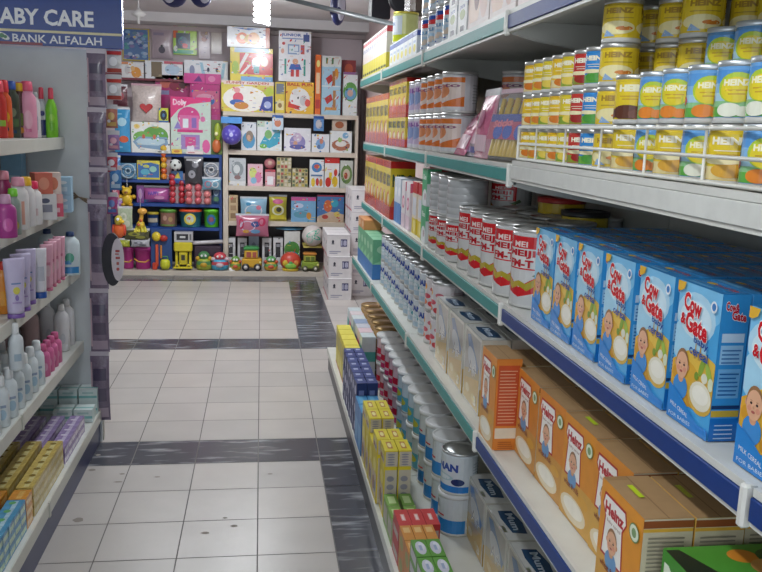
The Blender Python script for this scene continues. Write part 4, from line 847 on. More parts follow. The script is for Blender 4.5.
for l in range(2): lbb.put(at(62, 200, 1, 3.9).x, 3.92, z2+l*.079, .1, 'pale blue box, %s of two at the far end of the second left shelf' % ('lower', 'upper')[l], 'pale blue boxes')
tbx = carton('tissue_carton', 'carton', .09, .08, .25, '84b4d4', [('front_print', 'front', [r(0, 0, 1, 1, '84b4d4'), r(.1, .4, .9, .6, 'b0d0e4')])]); tbx.put(-1.135, 4.08, z2, 0, 'taller light blue box in the back corner of the second left shelf')
tby = carton('tissue_carton', 'carton', .075, .08, .24, 'b8a08c', [('front_print', 'front', [r(0, 0, 1, 1, 'b8a898'), r(.1, .1, .9, .5, 'b86c5c'), e(.5, .75, .3, .1, 'c8b860')])])
for i in range(3): tby.put(-1.235, 4.08-i*.1, z2, .2, 'tan and red box on the second left shelf, %s from the end panel' % NTH[i], 'tan and red boxes')
# third shelf: lilac tubes etc.
z3 = LZ[3][1]+.001
def LX(px, py, z, X, st, lab, grp=None, rz=.6):
    """stand a ware on shelf z at the depth where the shelf line crosses picture x"""
    q = at(px, py, 0, X); st.put(X, q.y, z, rz, lab, grp)
oj = bottle('shampoo_bottle', 'bottle', .19, .033, .026, 'd8882c', 'c03428', [r(.1, .2, .9, .7, 'e09c34')], .14, .5); LX(4, 300, z3, -.925, oj, 'orange bottle with a red cap at the left edge of the third left shelf')
lil_ = bottle('lotion_tube', 'tube', .215, .037, .022, 'c3bbda', '7c5ca8', [e(.5, .55, .22, .1, 'd8d060'), r(.2, .72, .8, .76, '6c88b8'), e(.5, .35, .12, .08, '8a78b8'), r(.2, .2, .8, .24, 'a894c8')], .08, .8, 'tube')
for i, (px, Y) in enumerate(((14.5, 3.05), (21, 3.16), (27, 3.28))): lil_.put(at(px, 280, 1, Y).x, Y, z3, .55, 'lilac lotion tube with a purple cap on the third left shelf, %s from the left' % NTH[i], 'lilac lotion tubes')
pbl = bottle('lotion_bottle', 'bottle', .16, .04, .03, '9cb4cc', 'a8b8c8', [], .15, .6); pbl.put(at(2, 270, 1, 3.3).x, 3.3, z3, .5, 'pale grey-blue bottle behind the orange bottle, third left shelf')
wb_ = bottle('lotion_tube', 'tube', .20, .027, .018, 'dad9e0', '1f4f9c', [r(.2, .3, .8, .8, 'b8bcc8')], .13, .8, 'tube'); wb_.put(at(40.5, 280, 1, 3.40).x, 3.40, z3, .5, 'white tube with a dark blue cap on the third left shelf')
pkt = bottle('lotion_tube', 'tube', .195, .026, .02, 'd8a0b4', 'c87090', [e(.5, .5, .3, .2, 'e4c0cc'), r(.2, .7, .8, .8, 'c88098')], .08, .8, 'tube')
for i, (px, Y) in enumerate(((47, 3.55), (51, 3.64), (55.5, 3.72), (60, 3.80))): pkt.put(at(px, 270, 1, Y).x, Y, z3, .45, 'pink lotion tube on the third left shelf, %s from the white tube' % NTH[i], 'pink lotion tubes')
jarp = bottle('cream_jar', 'jar', .09, .045, .045, 'd4b8c0', 'd8a0ac', [r(0, .2, 1, .6, 'e0d0d4')], .35, 1.0); jarp.put(-1.06, 3.98, z3, .2, 'squat pink-lidded cream jar at the back of the third left shelf')
wcb = bottle('shampoo_bottle', 'bottle', .20, .042, .028, 'cfe0e6', '1f3a68', [r(0, 0, 1, .25, '3c88c4'), e(.4, .6, .3, .2, '58a890'), r(.1, .35, .5, .5, '4a90c8')], .1, .5)
wcb.put(at(71, 270, 1, 3.93).x, 3.93, z3, .3, 'white and blue bottle at the far end of the third left shelf')
wcb.put(-.985, 4.02, z3, .3, 'white and blue bottle in the far back corner of the third left shelf')
# fourth shelf: wrapped bottle packs
z4 = LZ[4][1]+.001
wpb = bottle('lotion_bottle', 'bottle', .185, .030, .026, 'd6dfe4', 'dfe3e6', [e(.5, .4, .3, .2, 'a8c4d8'), r(.2, .65, .8, .75, '98a8c0')], .2, .6)
for i in range(9):
    for j in range(3):
        X = -.905-j*.068; Y = 2.66+i*.098
        nm = ('aisle-side', 'middle', 'inner')[j]
        wpb.put(X+jit(.003), Y, z4, .6+jit(.2), 'pale blue and white bottle on the fourth left shelf, %s row, %s from the left' % (nm, NTH[i]), 'pale blue lotion bottles')
wtop = bottle('lotion_bottle', 'bottle', .17, .026, .022, 'd3dbe0', 'dfe3e6', [r(.2, .3, .8, .6, 'a0b4c4')], .22, .5)
wtop.put(lb(17, 369, z4+.187)[0], lb(17, 369, z4+.187)[1], z4+.187, .5, 'white lotion bottle standing on top of the lower pale blue bottles')
pkl = bottle('lotion_bottle', 'bottle', .14, .03, .024, 'd06c9c', 'c85c8c', [e(.5, .5, .3, .25, 'e0a0c0')], .2, .6)
for i in range(4): pkl.put(-.91-.0*(i % 2), 3.56+i*.07, z4, .5, 'hot pink bottle on the fourth left shelf, %s from the pale blue bottles' % NTH[i], 'hot pink bottles')
wtl = bottle('powder_bottle', 'bottle', .225, .036, .026, 'dcdce0', 'e0e0e2', [e(.5, .4, .2, .2, 'c8ccd4')], .13, .5)
for i, (X, Y) in enumerate(((-.925, 4.08), (-.925, 3.97), (-1.01, 4.06))): wtl.put(X, Y, z4, .4, 'tall white powder bottle by the end panel, fourth left shelf, %s' % ('in the front corner', 'nearest the camera', 'behind the front one')[i])
btl = bottle('powder_bottle', 'bottle', .225, .036, .028, 'b8a0a0', 'c0a8a4', [], .13, .5)
for i, (X, Y) in enumerate(((-1.09, 4.03), (-1.17, 3.98), (-1.05, 3.93))): btl.put(X, Y, z4, .4, 'tall dusky pink powder bottle, fourth left shelf, %s from the end panel' % NTH[i], 'dusky pink bottles')
# bottom shelf: soap packs
z5 = LZ[5][1]+.001
def soap(col, art, lite): return carton('soap_bar', 'soap', .078, .060, .038, col, [('printed_wrap', 'front', [r(0, 0, 1, 1, col), r(.1, .2, .9, .7, lite)]), ('top_print', 'top', art)], mt='wrinkled', ch=.006)
ys_ = soap('c4ac5c', [r(0, 0, 1, 1, 'c8b060'), r(.1, .3, .9, .6, 'd8cc8c'), e(.6, .5, .15, .2, '8a7434')], 'd0c080')
for i in range(7):
    for j in range(4):
        for l in range(3):
            if l == 0 and j > 0 and i > 0: continue
            ys_.put(-.835-j*.084, 2.98+i*.0635, z5+l*.0388, LFACE+jit(.02), 'gold-wrapped soap bar, %s layer, %s from the left, %s row' % (('bottom', 'second', 'third', 'top')[l if l < 2 else 3], NTH[i], ('aisle-side', 'second', 'third', 'inner')[j]), 'gold-wrapped soap bars')
ps_ = soap('9a84b4', [r(0, 0, 1, 1, '9c88b8'), r(.1, .3, .9, .55, 'c8bcdc'), e(.3, .6, .12, .2, 'dcd4e8')], 'c8bcd8')
for i in range(6):
    for j in range(3):
        for l in range(2):
            ps_.put(-.835-j*.084, 3.46+i*.0635, z5+l*.0388, LFACE+jit(.04), 'lilac-wrapped soap bar, %s layer, %s from the left, %s row' % (('bottom', 'top')[l], NTH[i], ('aisle-side', 'middle', 'inner')[j]), 'lilac-wrapped soap bars')
tsb = carton('soap_box', 'carton', .085, .085, .062, 'c8dcdc', [('front_print', 'front', [r(0, 0, 1, 1, 'd0dede'), r(0, .3, 1, .5, '7cb8b8'), r(.2, .65, .8, .8, 'a8c8c8')]), ('top_print', 'top', [r(0, 0, 1, 1, 'd4e0e0'), r(0, .3, 1, .5, '84bcbc')])])
for i in range(4):
    for l in range(2): tsb.put(-.835-i*.093, 4.10, z5+l*.0625, 0, 'white and teal soap box against the end panel, %s layer, %s from the aisle' % (('bottom', 'top')[l], NTH[i]), 'white and teal soap boxes')
    if i < 2: tsb.put(-.835-i*.093, 3.98, z5, 0, 'white and teal soap box one row out from the end panel, %s from the aisle' % NTH[i], 'white and teal soap boxes')
bsb = soap('4c90b8', [r(0, 0, 1, 1, '5498c0'), r(.1, .3, .9, .55, 'b0d0e0'), e(.7, .6, .15, .2, '6cb070')], 'a8d0b8')
for i in range(5):
    for j in range(3):
        for l in range(3): bsb.put(-.835-j*.084, 2.55+i*.0635, z5+l*.0388, LFACE+jit(.05), 'blue and green soap pack, %s layer, %s from the left, %s row' % (('bottom', 'middle', 'top')[l], NTH[i], ('aisle-side', 'middle', 'inner')[j]), 'blue and green soap packs')
osb = soap('d08c34', [r(0, 0, 1, 1, 'd8943c'), r(.1, .3, .9, .6, 'e0b060')], 'e4bc70')
for j in range(3):
    for l in range(3): osb.put(-.835-j*.084, 2.885, z5+l*.0388, LFACE, 'orange soap pack between the blue and the gold ones, %s layer, %s row' % (('bottom', 'middle', 'top')[l], ('aisle-side', 'middle', 'inner')[j]), 'orange soap packs')

# wire twist on the end panel
MBq = MB()
for k in range(4): MBq.tube([(.0+.002*k, -.004, .01*k), (.03, -.012-.003*k, .012), (.06+.01*k, -.006, -.012+.003*k), (.075, -.004, -.02-.004*k)], .0035, '7c6a54', 6)
wt = MBq.build('wire_twist', None, 'plastic'); q = at(73, 199, 1, 4.15); wt.location = (q.x, 4.148, q.z); tag(wt, 'small twist of brown wire and tape sticking out of the white end panel', 'wire')

# hanging packs at the corner of the left shelving
YH = 4.12
def hang(x0, y0, x1, y1, Y, col, art, lab, d=.03, mt='wrinkled', name='hanging_pack', cat='hanging pack', rz=.0, seal='c8c8cc', film_over=False):
    A = at((x0+x1)/2, y1, 1, Y); B = at((x0+x1)/2, y0, 1, Y); w_ = at(x1, (y0+y1)/2, 1, Y).x-at(x0, (y0+y1)/2, 1, Y).x; h_ = B.z-A.z-.02
    s = pillow(name, w_, h_, d, col, art, mt, seal=seal); o = s.put(A.x, Y, A.z, rz, lab); s.root['category'] = cat
    if film_over:
        f = pillow('x', w_*1.05, h_*1.03, d*1.35, col, None, 'film')
    return o
ordn = ['topmost', 'second from the top', 'third from the top', 'fourth from the top', 'fifth from the top', 'lowest']
hy = [(48, 108), (107, 168), (167, 200), (199, 289), (288, 352), (351, 420)]
for i, (a0, a1) in enumerate(hy):
    sh_ = (a0+a1)/2*.013
    hang(87+sh_, a0, 106+sh_, a1, 4.11, '776a80', [r(.08, .05, .92, .2, 'a898a8'), r(.15, .3, .85, .5, '5c5268'), r(.15, .62, .85, .8, '524a62'), r(.02, .1, .1, .9, 'cbb0ba')], 'long grey-purple plastic pack on the corner strip, %s' % ordn[i], .03, 'wrinkled', seal='c4bcc8')
for i, (a0, a1) in enumerate(((46, 73), (74, 100))):
    hang(107, a0, 122, a1, 4.16, 'c4c4c8', [r(0, .8, 1, .97, 'b03a34'), r(0, .02, 1, .2, 'b0483c'), e(.45, .5, .3, .2, 'eceef2')], 'silver and red pack hanging beside the sign, %s' % ('upper', 'lower')[i])
hp = [(106, 104, 118, 128, 'a86c5c', 'c8a860', 'brown and tan'), (108, 130, 120, 150, '8c6c9c', 'd8a0b0', 'mauve'), (106, 152, 118, 172, 'b84c5c', 'd8d0d8', 'crimson'), (110, 165, 122, 190, '3c78b4', 'a8c8e0', 'blue'), (107, 192, 118, 214, 'a84c84', '5c78b8', 'magenta')]
for x0, y0, x1, y1, c1, c2, nm in hp:
    hang(x0, y0, x1, y1, 4.18, c1, [e(.5, .6, .3, .2, c2), r(.1, .1, .9, .3, c2), e(.3, .35, .15, .08, 'e0e0e4')], 'small %s pack hanging on the strip of bright packs right of the corner' % nm)
# dark oval pack with white card
q = at(115, 286, 1, 4.05); qt = at(115, 233, 1, 4.05); wq = at(126, 260, 1, 4.05).x-at(105, 260, 1, 4.05).x; hq = qt.z-q.z
o = empty('oval_blister_pack', (q.x, 4.05, q.z))
def ov(cx, rx, ry, y0, y1, c):
    n = 28; P = [(cx+rx*math.cos(2*PI*i/n), hq/2+ry*math.sin(2*PI*i/n)) for i in range(n)]
    return MB().add([(x, y0, z) for x, z in P]+[(x, y1, z) for x, z in P], [tuple(range(n)), tuple(reversed(range(n, 2*n)))]+[(i, i+n, (i+1) % n+n, (i+1) % n) for i in range(n)], c)
ov(-.01, wq*.5, hq*.5, 0, .02, '23222c').build('dark_shell', o, 'gloss')
ov(wq*.17, wq*.30, hq*.40, -.004, -.0005, 'd2cbd2').build('white_card', o, 'gloss')
MB().art([r(.34, .68, .66, .73, 'a83a3c'), r(.3, .62, .6, .65, 'b04a48'), r(.34, .52, .68, .57, 'a83a3c'), r(.4, .38, .6, .45, 'a85a54'), e(.5, .28, .12, .04, 'b84c4c')], lambda u, v, l: (wq*.17+(u-.5)*wq*.62, -.0045-l, hq*.1+v*hq*.8)).build('red_print', o, 'gloss')
tag(o, 'dark oval pack with a white card hanging below the bright packs', 'hanging pack')

# ================================================================== TOYS AT THE FAR END
def dims(x0, y0, x1, y1, Y):
    A = at(x0, (y0+y1)/2, 1, Y); B = at(x1, (y0+y1)/2, 1, Y); C = at((x0+x1)/2, y0, 1, Y); D = at((x0+x1)/2, y1, 1, Y)
    return (A.x+B.x)/2, B.x-A.x, D.z, C.z-D.z
def toybox(x0, y0, x1, y1, base, Y, d, col, art, label, cat='toy box', name='toy_box', part='printed_front', rz=0, parts=(), mt='gloss', side=None, ext=None):
    """a printed carton: base = shelf height it stands on (None: as measured)"""
    cx, w_, z, h_ = dims(x0, y0, x1, y1, Y)
    if base is not None: h_ = z+h_-base; z = base
    if len(art) > 2 and w_ > .1 and y1-y0 > 12:      # fine print and small pictures
        rn = random.Random(int(x0*7+y0*13)); cl = [a_[2] for a_ in art]+['e8e8ea', '3c4460', 'c84c50', 'e0c050']
        n_ = int(w_*h_*260)
        art = list(art)
        for _ in range(min(40, n_)):
            u, v, c_ = rn.random(), rn.random(), rn.choice(cl)
            if rn.random() < .5: art.append(e(u, v, .006/w_*rn.uniform(.8, 2.6), .006/h_*rn.uniform(.8, 2.2), c_, 7, rn.random()))
            else: art.append(r(u, v, u+.03/w_*rn.uniform(.4, 1.6), v+.005/h_, c_))
    if ext is not None:      # a taller box whose lower part stands hidden behind the others
        k = (z-ext)/(z-ext+h_); art = [[tuple((x, k+(1-k)*y) for x, y in a_[0]), a_[1], a_[2]] for a_ in art]; h_ = z+h_-ext; z = ext
    s = carton(name, cat, w_-.004, d, h_-.002, col, [(part, 'front', art)]+list(parts), mt=mt, skin=[('right', [r(0, 0, 1, 1, side or col)])])
    return s.put(cx, Y+d/2, z+.001, rz, label)
S0 = BZ[0]; S1, S2, S3 = BZ[1], BZ[2], BZ[3]; FLZ = .051
# --- on top of the beige unit
toybox(221, 81, 274, 112.5, S0, 9.22, .3, 'e6d9a8', [r(0, 0, 1, 1, 'd8c850'), e(.45, .42, .42, .42, 'f2efe6'), r(0, .88, 1, 1, 'e8d4cc'), t('FUNNY GARDEN', .1, .9, .9, .98, 'b8543c', 0, .03), e(.32, .45, .1, .18, 'd8566c'), e(.3, .3, .14, .1, '3c68b4'), e(.38, .2, .14, .12, 'c8842c'), e(.3, .7, .06, .09, 'e8a0a0'), p([(.72, .05), (.98, .05), (.98, .55), (.8, .5)], '2c3c94'), e(.88, .25, .07, .12, 'a8b4dc'), e(.9, .68, .1, .14, 'b8c838')], 'big yellow and white toy box with a round picture, on the beige unit at left')
z_a = dims(221, 81, 274, 112.5, 9.22); zt = S0+.0+(z_a[2]+z_a[3]-S0)
toybox(230, 48, 273, 80, zt, 9.24, .2, 'e0c43c', [r(0, 0, 1, 1, 'dcc838'), r(.22, .2, 1, .85, 'c8383c'), p([(.22, .3), (.45, .85), (.36, .85), (.22, .5)], 'e6e2e0'), p([(.3, .2), (.5, .5), (.44, .5), (.22, .2)], 'ece8e6'), e(.6, .55, .1, .18, 'dcdce4'), e(.8, .6, .09, .15, 'e8c0b8'), r(.55, .25, .68, .45, '58a0a8'), r(.25, 0, 1, .14, '6ca8d8'), r(.1, .86, .9, 1, 'a8c4dc'), e(.12, .4, .08, .2, '9cb83c')], 'yellow toy box with a red picture window, resting on the big garden box')
z_b = dims(230, 48, 273, 80, 9.24); zt2 = z_b[2]+z_b[3]+.003
toybox(227, 27, 270, 47.5, zt2, 9.24, .18, 'dcdfe4', [r(0, 0, 1, 1, 'e0e4e8'), e(.35, .45, .14, .28, 'd86c3c'), e(.5, .4, .1, .22, 'c89c3c'), e(.62, .45, .14, .3, 'e0a878'), e(.35, .5, .06, .12, 'f0e0c0'), r(.9, 0, 1, 1, 'b86c5c'), p([(.1, .95), (.5, .85), (.8, .95)], '3c64a8')], 'white toy box with orange animals under the hanging bulb, topmost of its pile')
toybox(275, 82, 285, 112, S0, 9.24, .2, 'd8c03c', [r(0, 0, 1, 1, 'd8c03c'), r(.1, .62, .9, .95, '6c7484'), r(.1, .1, .9, .4, 'e0d49c'), e(.5, .25, .2, .08, '8c6c3c')], 'narrow yellow box with a grey panel beside the sea-lion coloured box'.replace('sea-lion coloured', 'orange-lettered'))
toybox(285.5, 82, 314, 112, S0, 9.24, .2, 'dfae34', [r(0, 0, 1, 1, 'e4b43a'), t('BALL FUN', .05, .87, .95, .97, 'b8401c', 0, .04), e(.5, .45, .36, .36, 'e4e2e0'), e(.35, .68, .14, .1, 'd8d6d6'), e(.62, .42, .12, .16, 'c8c6c8'), p([(.08, .2), (.5, .12), (.52, .24), (.1, .34)], 'c8342c'), e(.78, .35, .1, .12, 'd8564c'), e(.44, .5, .03, .04, '2c2828'), e(.66, .55, .03, .04, '2c2828')], 'yellow box with a white animal picture and orange letters on the beige unit')
z_c = dims(285.5, 82, 314, 112, 9.24); 
toybox(278.5, 31, 311, 81, z_c[2]+z_c[3]+.001, 9.25, .12, 'e4e4e8', [r(0, 0, 1, 1, 'e8e8ec'), t('JUNIOR', .08, .88, .7, .95, '3c64b0', 0, .03), r(.1, .84, .75, .86, '7c94c4'), r(.76, .8, .95, .94, '4c5c94'), r(.28, .54, .64, .74, '8ca4c8'), r(.32, .57, .6, .71, 'dfe8f0'), r(.68, .55, .8, .73, 'c85c54'), p([(.38, .35), (.66, .35), (.72, .24), (.32, .24)], '3c64b4'), r(.38, .1, .48, .24, 'c83c3c'), r(.54, .1, .64, .24, 'c83c3c'), e(.52, .4, .09, .06, 'd8a488'), r(.18, .15, .24, .45, '3c9c8c'), r(.78, .12, .84, .45, '3c9c8c'), e(.12, .6, .05, .05, 'd8a08c'), e(.9, .62, .04, .03, '8c8ca8'), e(.15, .75, .05, .03, 'c84c4c')], 'tall white craft box with blue lettering standing above the yellow animal box')
toybox(315, 54.5, 321, 112, S0, 9.23, .22, 'd8642c', [r(0, 0, 1, 1, 'dc6c30'), r(.2, .35, .8, .7, 'e8c8a0'), r(.1, .1, .9, .25, 'b83c34'), e(.5, .85, .3, .06, 'f0e088')], 'thin orange box standing upright between the white and pale blue boxes')
toybox(321.5, 56, 341, 112, S0, 9.23, .1, 'a8c8d8', [r(0, 0, 1, 1, 'a4c8dc'), r(0, .82, 1, 1, 'd8dcd8'), p([(.2, .62), (.5, .7), (.6, .6), (.35, .52)], 'b83838'), e(.75, .7, .12, .1, 'd8943c'), r(.55, .5, .7, .75, 'a87040'), p([(.15, .28), (.5, .36), (.6, .26), (.3, .18)], 'b83838'), r(.6, .1, .75, .42, 'a87848'), r(.2, .08, .8, .13, 'c88c4c'), r(.2, .87, .3, .97, '58805c'), r(.5, .87, .6, .97, '58805c'), r(0, .48, 1, .5, 'd4dce0')], 'pale blue toy box with two red rocking shapes near the wall corner')
toybox(343, 72, 357.5, 112.5, S0, 9.22, .08, 'd8dcdc', [r(0, 0, 1, 1, 'dce0e0'), e(.5, .55, .5, .22, '5c9c4c'), e(.5, .5, .4, .14, '68a0c4'), e(.5, .52, .2, .08, 'c8a498'), r(0, .94, 1, 1, '8c5c8c')], 'white box with a green oval at the right end of the beige unit')
toybox(341.5, 60, 356, 78, None, 9.33, .1, '8c3438', [r(0, 0, 1, 1, '8c3438'), e(.5, .5, .3, .3, 'b8543c')], 'dark red box behind the white and green-oval box', ext=S0)
# --- first shelf below the top
toybox(241, 122, 256.5, 150.5, S1, 9.22, .2, 'd4d8dc', [r(0, 0, 1, 1, 'd8dce0'), e(.5, .35, .42, .3, '4c94c0'), e(.55, .5, .25, .2, '8c7c6c'), e(.5, .45, .12, .1, 'c8a088')], 'white box with a blue paddling ring picture, first shelf of the beige unit')
toybox(257, 121, 282, 150.5, S1, 9.24, .2, 'd8dce0', [r(0, 0, 1, 1, 'dce0e0'), p([(.1, .2), (.5, .08), (.9, .25), (.95, .7), (.7, .6), (.5, .35), (.3, .5)], '3ca0bc'), e(.45, .55, .15, .15, '78b068'), e(.75, .75, .16, .14, '68b4cc'), r(0, .8, .3, 1, 'c4d4c0'), e(.25, .15, .15, .08, '6cb050')], 'white box with teal sea picture on the first shelf of the beige unit')
toybox(272, 115, 283.5, 130, None, 9.17, .02, '4c90c0', [r(0, 0, 1, 1, 'c4d4e0'), r(0, .8, 1, 1, '2c5ca4'), e(.5, .45, .3, .25, 'c87c5c')], 'small hanging card with a blue top at the middle of the beige unit', 'toy card', 'toy_card')
toybox(284, 128, 311, 150.5, S1, 9.22, .2, 'd8d8de', [r(0, 0, 1, 1, 'dcdce2'), e(.5, .4, .3, .32, '8c84b8'), e(.5, .6, .16, .2, 'c4b0c8'), e(.42, .35, .08, .1, 'c8987c'), e(.5, .2, .3, .1, '5c5c9c')], 'white box with a lilac baby seat picture on the first shelf')
toybox(311.5, 134, 329.5, 150.5, S1, 9.22, .2, 'd8dade', [r(0, 0, 1, 1, 'dcdee2'), e(.5, .45, .26, .3, '7ca4d0'), e(.55, .6, .1, .15, 'c8846c'), e(.4, .3, .1, .12, '5c78a4')], 'small white box with a blue picture beside the ring-toy box')
toybox(330, 131, 352, 150.5, S1, 9.22, .2, 'd8dade', [r(0, 0, 1, 1, 'dce0e0'), e(.5, .35, .42, .26, 'a86c54'), e(.5, .42, .26, .14, 'dcd8d4'), e(.7, .8, .14, .14, '78a8cc'), e(.45, .6, .1, .12, '94b468')], 'white box with a brown oval basin picture on the first shelf')
PC = dims(330, 131, 352, 150.5, 9.22); toybox(332, 119, 347, 130.5, PC[2]+PC[3]+.001, 9.24, .1, 'b8a898', [r(0, 0, 1, 1, 'c0b0a0'), e(.5, .5, .3, .3, 'a05c3c')], 'small tan box lying on the brown-basin box')
toybox(313.5, 116, 324, 131, None, 9.17, .02, '4c80b4', [r(0, 0, 1, 1, '5c88bc'), r(0, .82, 1, 1, '2c549c'), e(.5, .45, .3, .3, 'b8b4b8')], 'small hanging blue card near the right of the first shelf', 'toy card', 'toy_card')
# purple ball in a header bag
cx, w_, z, h_ = dims(221, 119, 242, 146, 9.10)
o = empty('bagged_ball', (cx, 9.10, z)); MB().ball((0, 0, h_*.42), h_*.38, h_*.38, h_*.38, '5c50b8').build('ball', o, 'gloss')
MB().art([e(.5, .5, .12, .12, 'b8b8e0')]+[e(.5+.3*math.cos(k), .5+.3*math.sin(k), .07, .07, '8880d0') for k in range(6)], lambda u, v, l: ((u-.5)*h_*.6, -math.sqrt(max(0, (h_*.385)**2-((u-.5)*h_*.6)**2-((v-.5)*h_*.6)**2))-l, h_*.42+(v-.5)*h_*.6), wrap=10).build('ball_spots', o, 'gloss')
MB().box(-w_/2, -.004, h_*.84, w_/2, .004, h_*1.08, '4c90d0').build('header_card', o, 'gloss')
tag(o, 'violet bagged ball with a blue header hanging on the beige unit', 'ball')
# --- second shelf
toybox(229, 158, 246, 186, S2, 9.22, .1, 'b4b8bc', [r(0, 0, 1, 1, 'bcc0c4'), e(.5, .6, .36, .28, '8c9498'), e(.45, .6, .2, .16, 'd0d4d4'), r(0, 0, 1, .16, 'd8d8d8'), e(.5, .3, .2, .08, '8c6c6c')], 'grey and white toy box at the left of the second shelf')
toybox(247.5, 164, 263, 186, S2, 9.22, .15, 'd8a4b4', [r(0, 0, 1, 1, 'e0b4c0'), e(.35, .6, .25, .25, 'c8d478'), e(.7, .4, .22, .25, 'd87ca4'), e(.4, .25, .2, .15, '84b4d0')], 'pink and yellow pastel toy box on the second shelf')
toybox(265, 169.5, 275.5, 186, S2, 9.22, .15, 'c8808c', [r(0, 0, 1, 1, 'd4a0a8'), r(.2, .1, .8, .6, 'e4e0e4'), r(0, .85, 1, 1, 'b83c4c')], 'small pink-white box on the second shelf under a round pink one')
toybox(276.5, 157.5, 291.5, 186, S2, 9.22, .2, 'b8ac88', [r(0, 0, 1, 1, 'b4a880')]+[r(.04+.25*i, .02+.125*j, .22+.25*i, .115+.125*j, random.choice(('6c6048', 'a84c44', 'c8c0a8', '58684c', 'b8a450'))) for i in range(4) for j in range(8)], 'tan box covered in a grid of small pictures, tall one on the second shelf')
toybox(292, 168.5, 308, 186, S2, 9.22, .2, 'b8ac88', [r(0, 0, 1, 1, 'b0a478')]+[r(.03+.2*i, .03+.2*j, .17+.2*i, .16+.2*j, random.choice(('6c6048', 'a84c44', 'c8c0a8', '58684c', 'b8a450'))) for i in range(5) for j in range(5)], 'lower tan box with a grid of small pictures, second shelf')
toybox(309.5, 159.5, 324, 186, S2, 9.22, .12, 'd4d8dc', [r(0, 0, 1, 1, 'd8dce0'), e(.5, .72, .36, .18, '4c84bc'), e(.5, .75, .2, .08, 'c45c54'), e(.25, .18, .14, .16, 'd8b83c'), e(.55, .2, .12, .14, 'b83c3c'), e(.8, .18, .12, .14, 'c8843c'), r(.1, .4, .9, .46, '5c78a0')], 'white toy box with a blue oval picture on the second shelf')
toybox(324.5, 157, 339.5, 186, S2, 9.22, .12, 'd8d4d0', [r(0, 0, 1, 1, 'dcdcdc'), r(0, .8, 1, 1, 'c0302c'), r(.3, .25, .5, .5, 'd8bc34'), e(.25, .18, .2, .16, 'c0342c'), e(.7, .2, .2, .18, 'd8b430'), e(.75, .5, .12, .12, 'c84034')], 'white toy box with a red top band on the second shelf')
toybox(340, 160.5, 353, 186, S2, 9.22, .12, 'a8b0a0', [r(0, 0, 1, 1, 'c0c4bc'), e(.5, .5, .45, .35, '68844c'), e(.5, .5, .28, .2, 'c0b49c'), e(.45, .45, .14, .12, 'a0483c')], 'small green picture box at the right of the second shelf')
# round pink toy lying on the pink-white box
cx, w_, z, h_ = dims(264, 158, 276, 169, 9.3); o = MB().ball((0, 0, h_*.5), w_*.5, w_*.5, h_*.5, 'c07c84').ball((0, -w_*.3, h_*.55), w_*.25, w_*.25, h_*.25, 'd8b4a4').build('toy_ball', None, 'gloss'); o.location = (cx, 9.3, z); tag(o, 'small dusky pink round toy on top of the pink-white box', 'toy')
# --- third shelf
toybox(228.5, 195, 238, 221, S3, 9.22, .12, 'b89c78', [r(0, 0, 1, 1, 'bca480'), r(.2, .1, .8, .3, '8c7050'), r(.2, .4, .8, .6, '9c8060'), r(.2, .7, .8, .9, '8c7050')], 'narrow tan box at the left of the third shelf')
def bagtoy(x0, y0, x1, y1, base, Y, d, col, art, label, name='toy_bag', cat='toy pack', seal='c4c8d0'):
    cx, w_, z, h_ = dims(x0, y0, x1, y1, Y)
    if base is not None: h_ = z+h_-base; z = base+.001
    s = pillow(name, w_, h_-.02, d, col, art, 'gloss', seal=seal); return tag(s.put(cx, Y+d/2+.01, z, 0, label), label, cat)
bagtoy(240, 197, 267, 222, S3, 9.22, .1, '8cb4cc', [e(.5, .45, .35, .28, 'd8d8dc'), e(.3, .3, .12, .1, 'c8b45c'), e(.7, .6, .1, .1, 'd87c94'), e(.3, .75, .1, .08, '4c90b8'), r(.1, .05, .9, .16, '58a0b8')], 'pale blue and white toy bag on the third shelf')
bagtoy(269, 195, 287, 222, S3, 9.22, .1, 'b0a43c', [e(.5, .8, .3, .1, 'b8547c'), e(.5, .45, .36, .2, 'c8ccb0'), e(.55, .48, .16, .1, '3c3c34'), r(.1, .08, .9, .25, 'd0c43c')], 'yellow-green toy bag with a pink top on the third shelf')
toybox(291, 197, 316, 222, S3, 9.22, .08, '6c9cc0', [r(0, 0, 1, 1, '74a4c8'), r(0, .85, 1, 1, 'b84c84'), e(.4, .3, .3, .14, '5c94a8'), e(.72, .25, .1, .14, 'c88c3c'), e(.3, .65, .2, .1, 'b8c4dc')], 'blue puzzle box with a pink top edge on the third shelf')
toybox(317, 195, 344, 222, S3, 9.22, .08, '4c70a0', [r(0, 0, 1, 1, '4c74a8'), e(.4, .6, .16, .22, 'c8643c'), e(.65, .7, .14, .14, '3c9cb4'), p([(0, 0), (1, 0), (1, .3), (.5, .4), (0, .2)], 'c8b098'), e(.3, .2, .12, .08, 'b84c44'), e(.75, .3, .12, .1, 'd8c46c'), r(0, .94, 1, 1, '8c2c3c')], 'dark blue picture box with an orange figure on the third shelf')
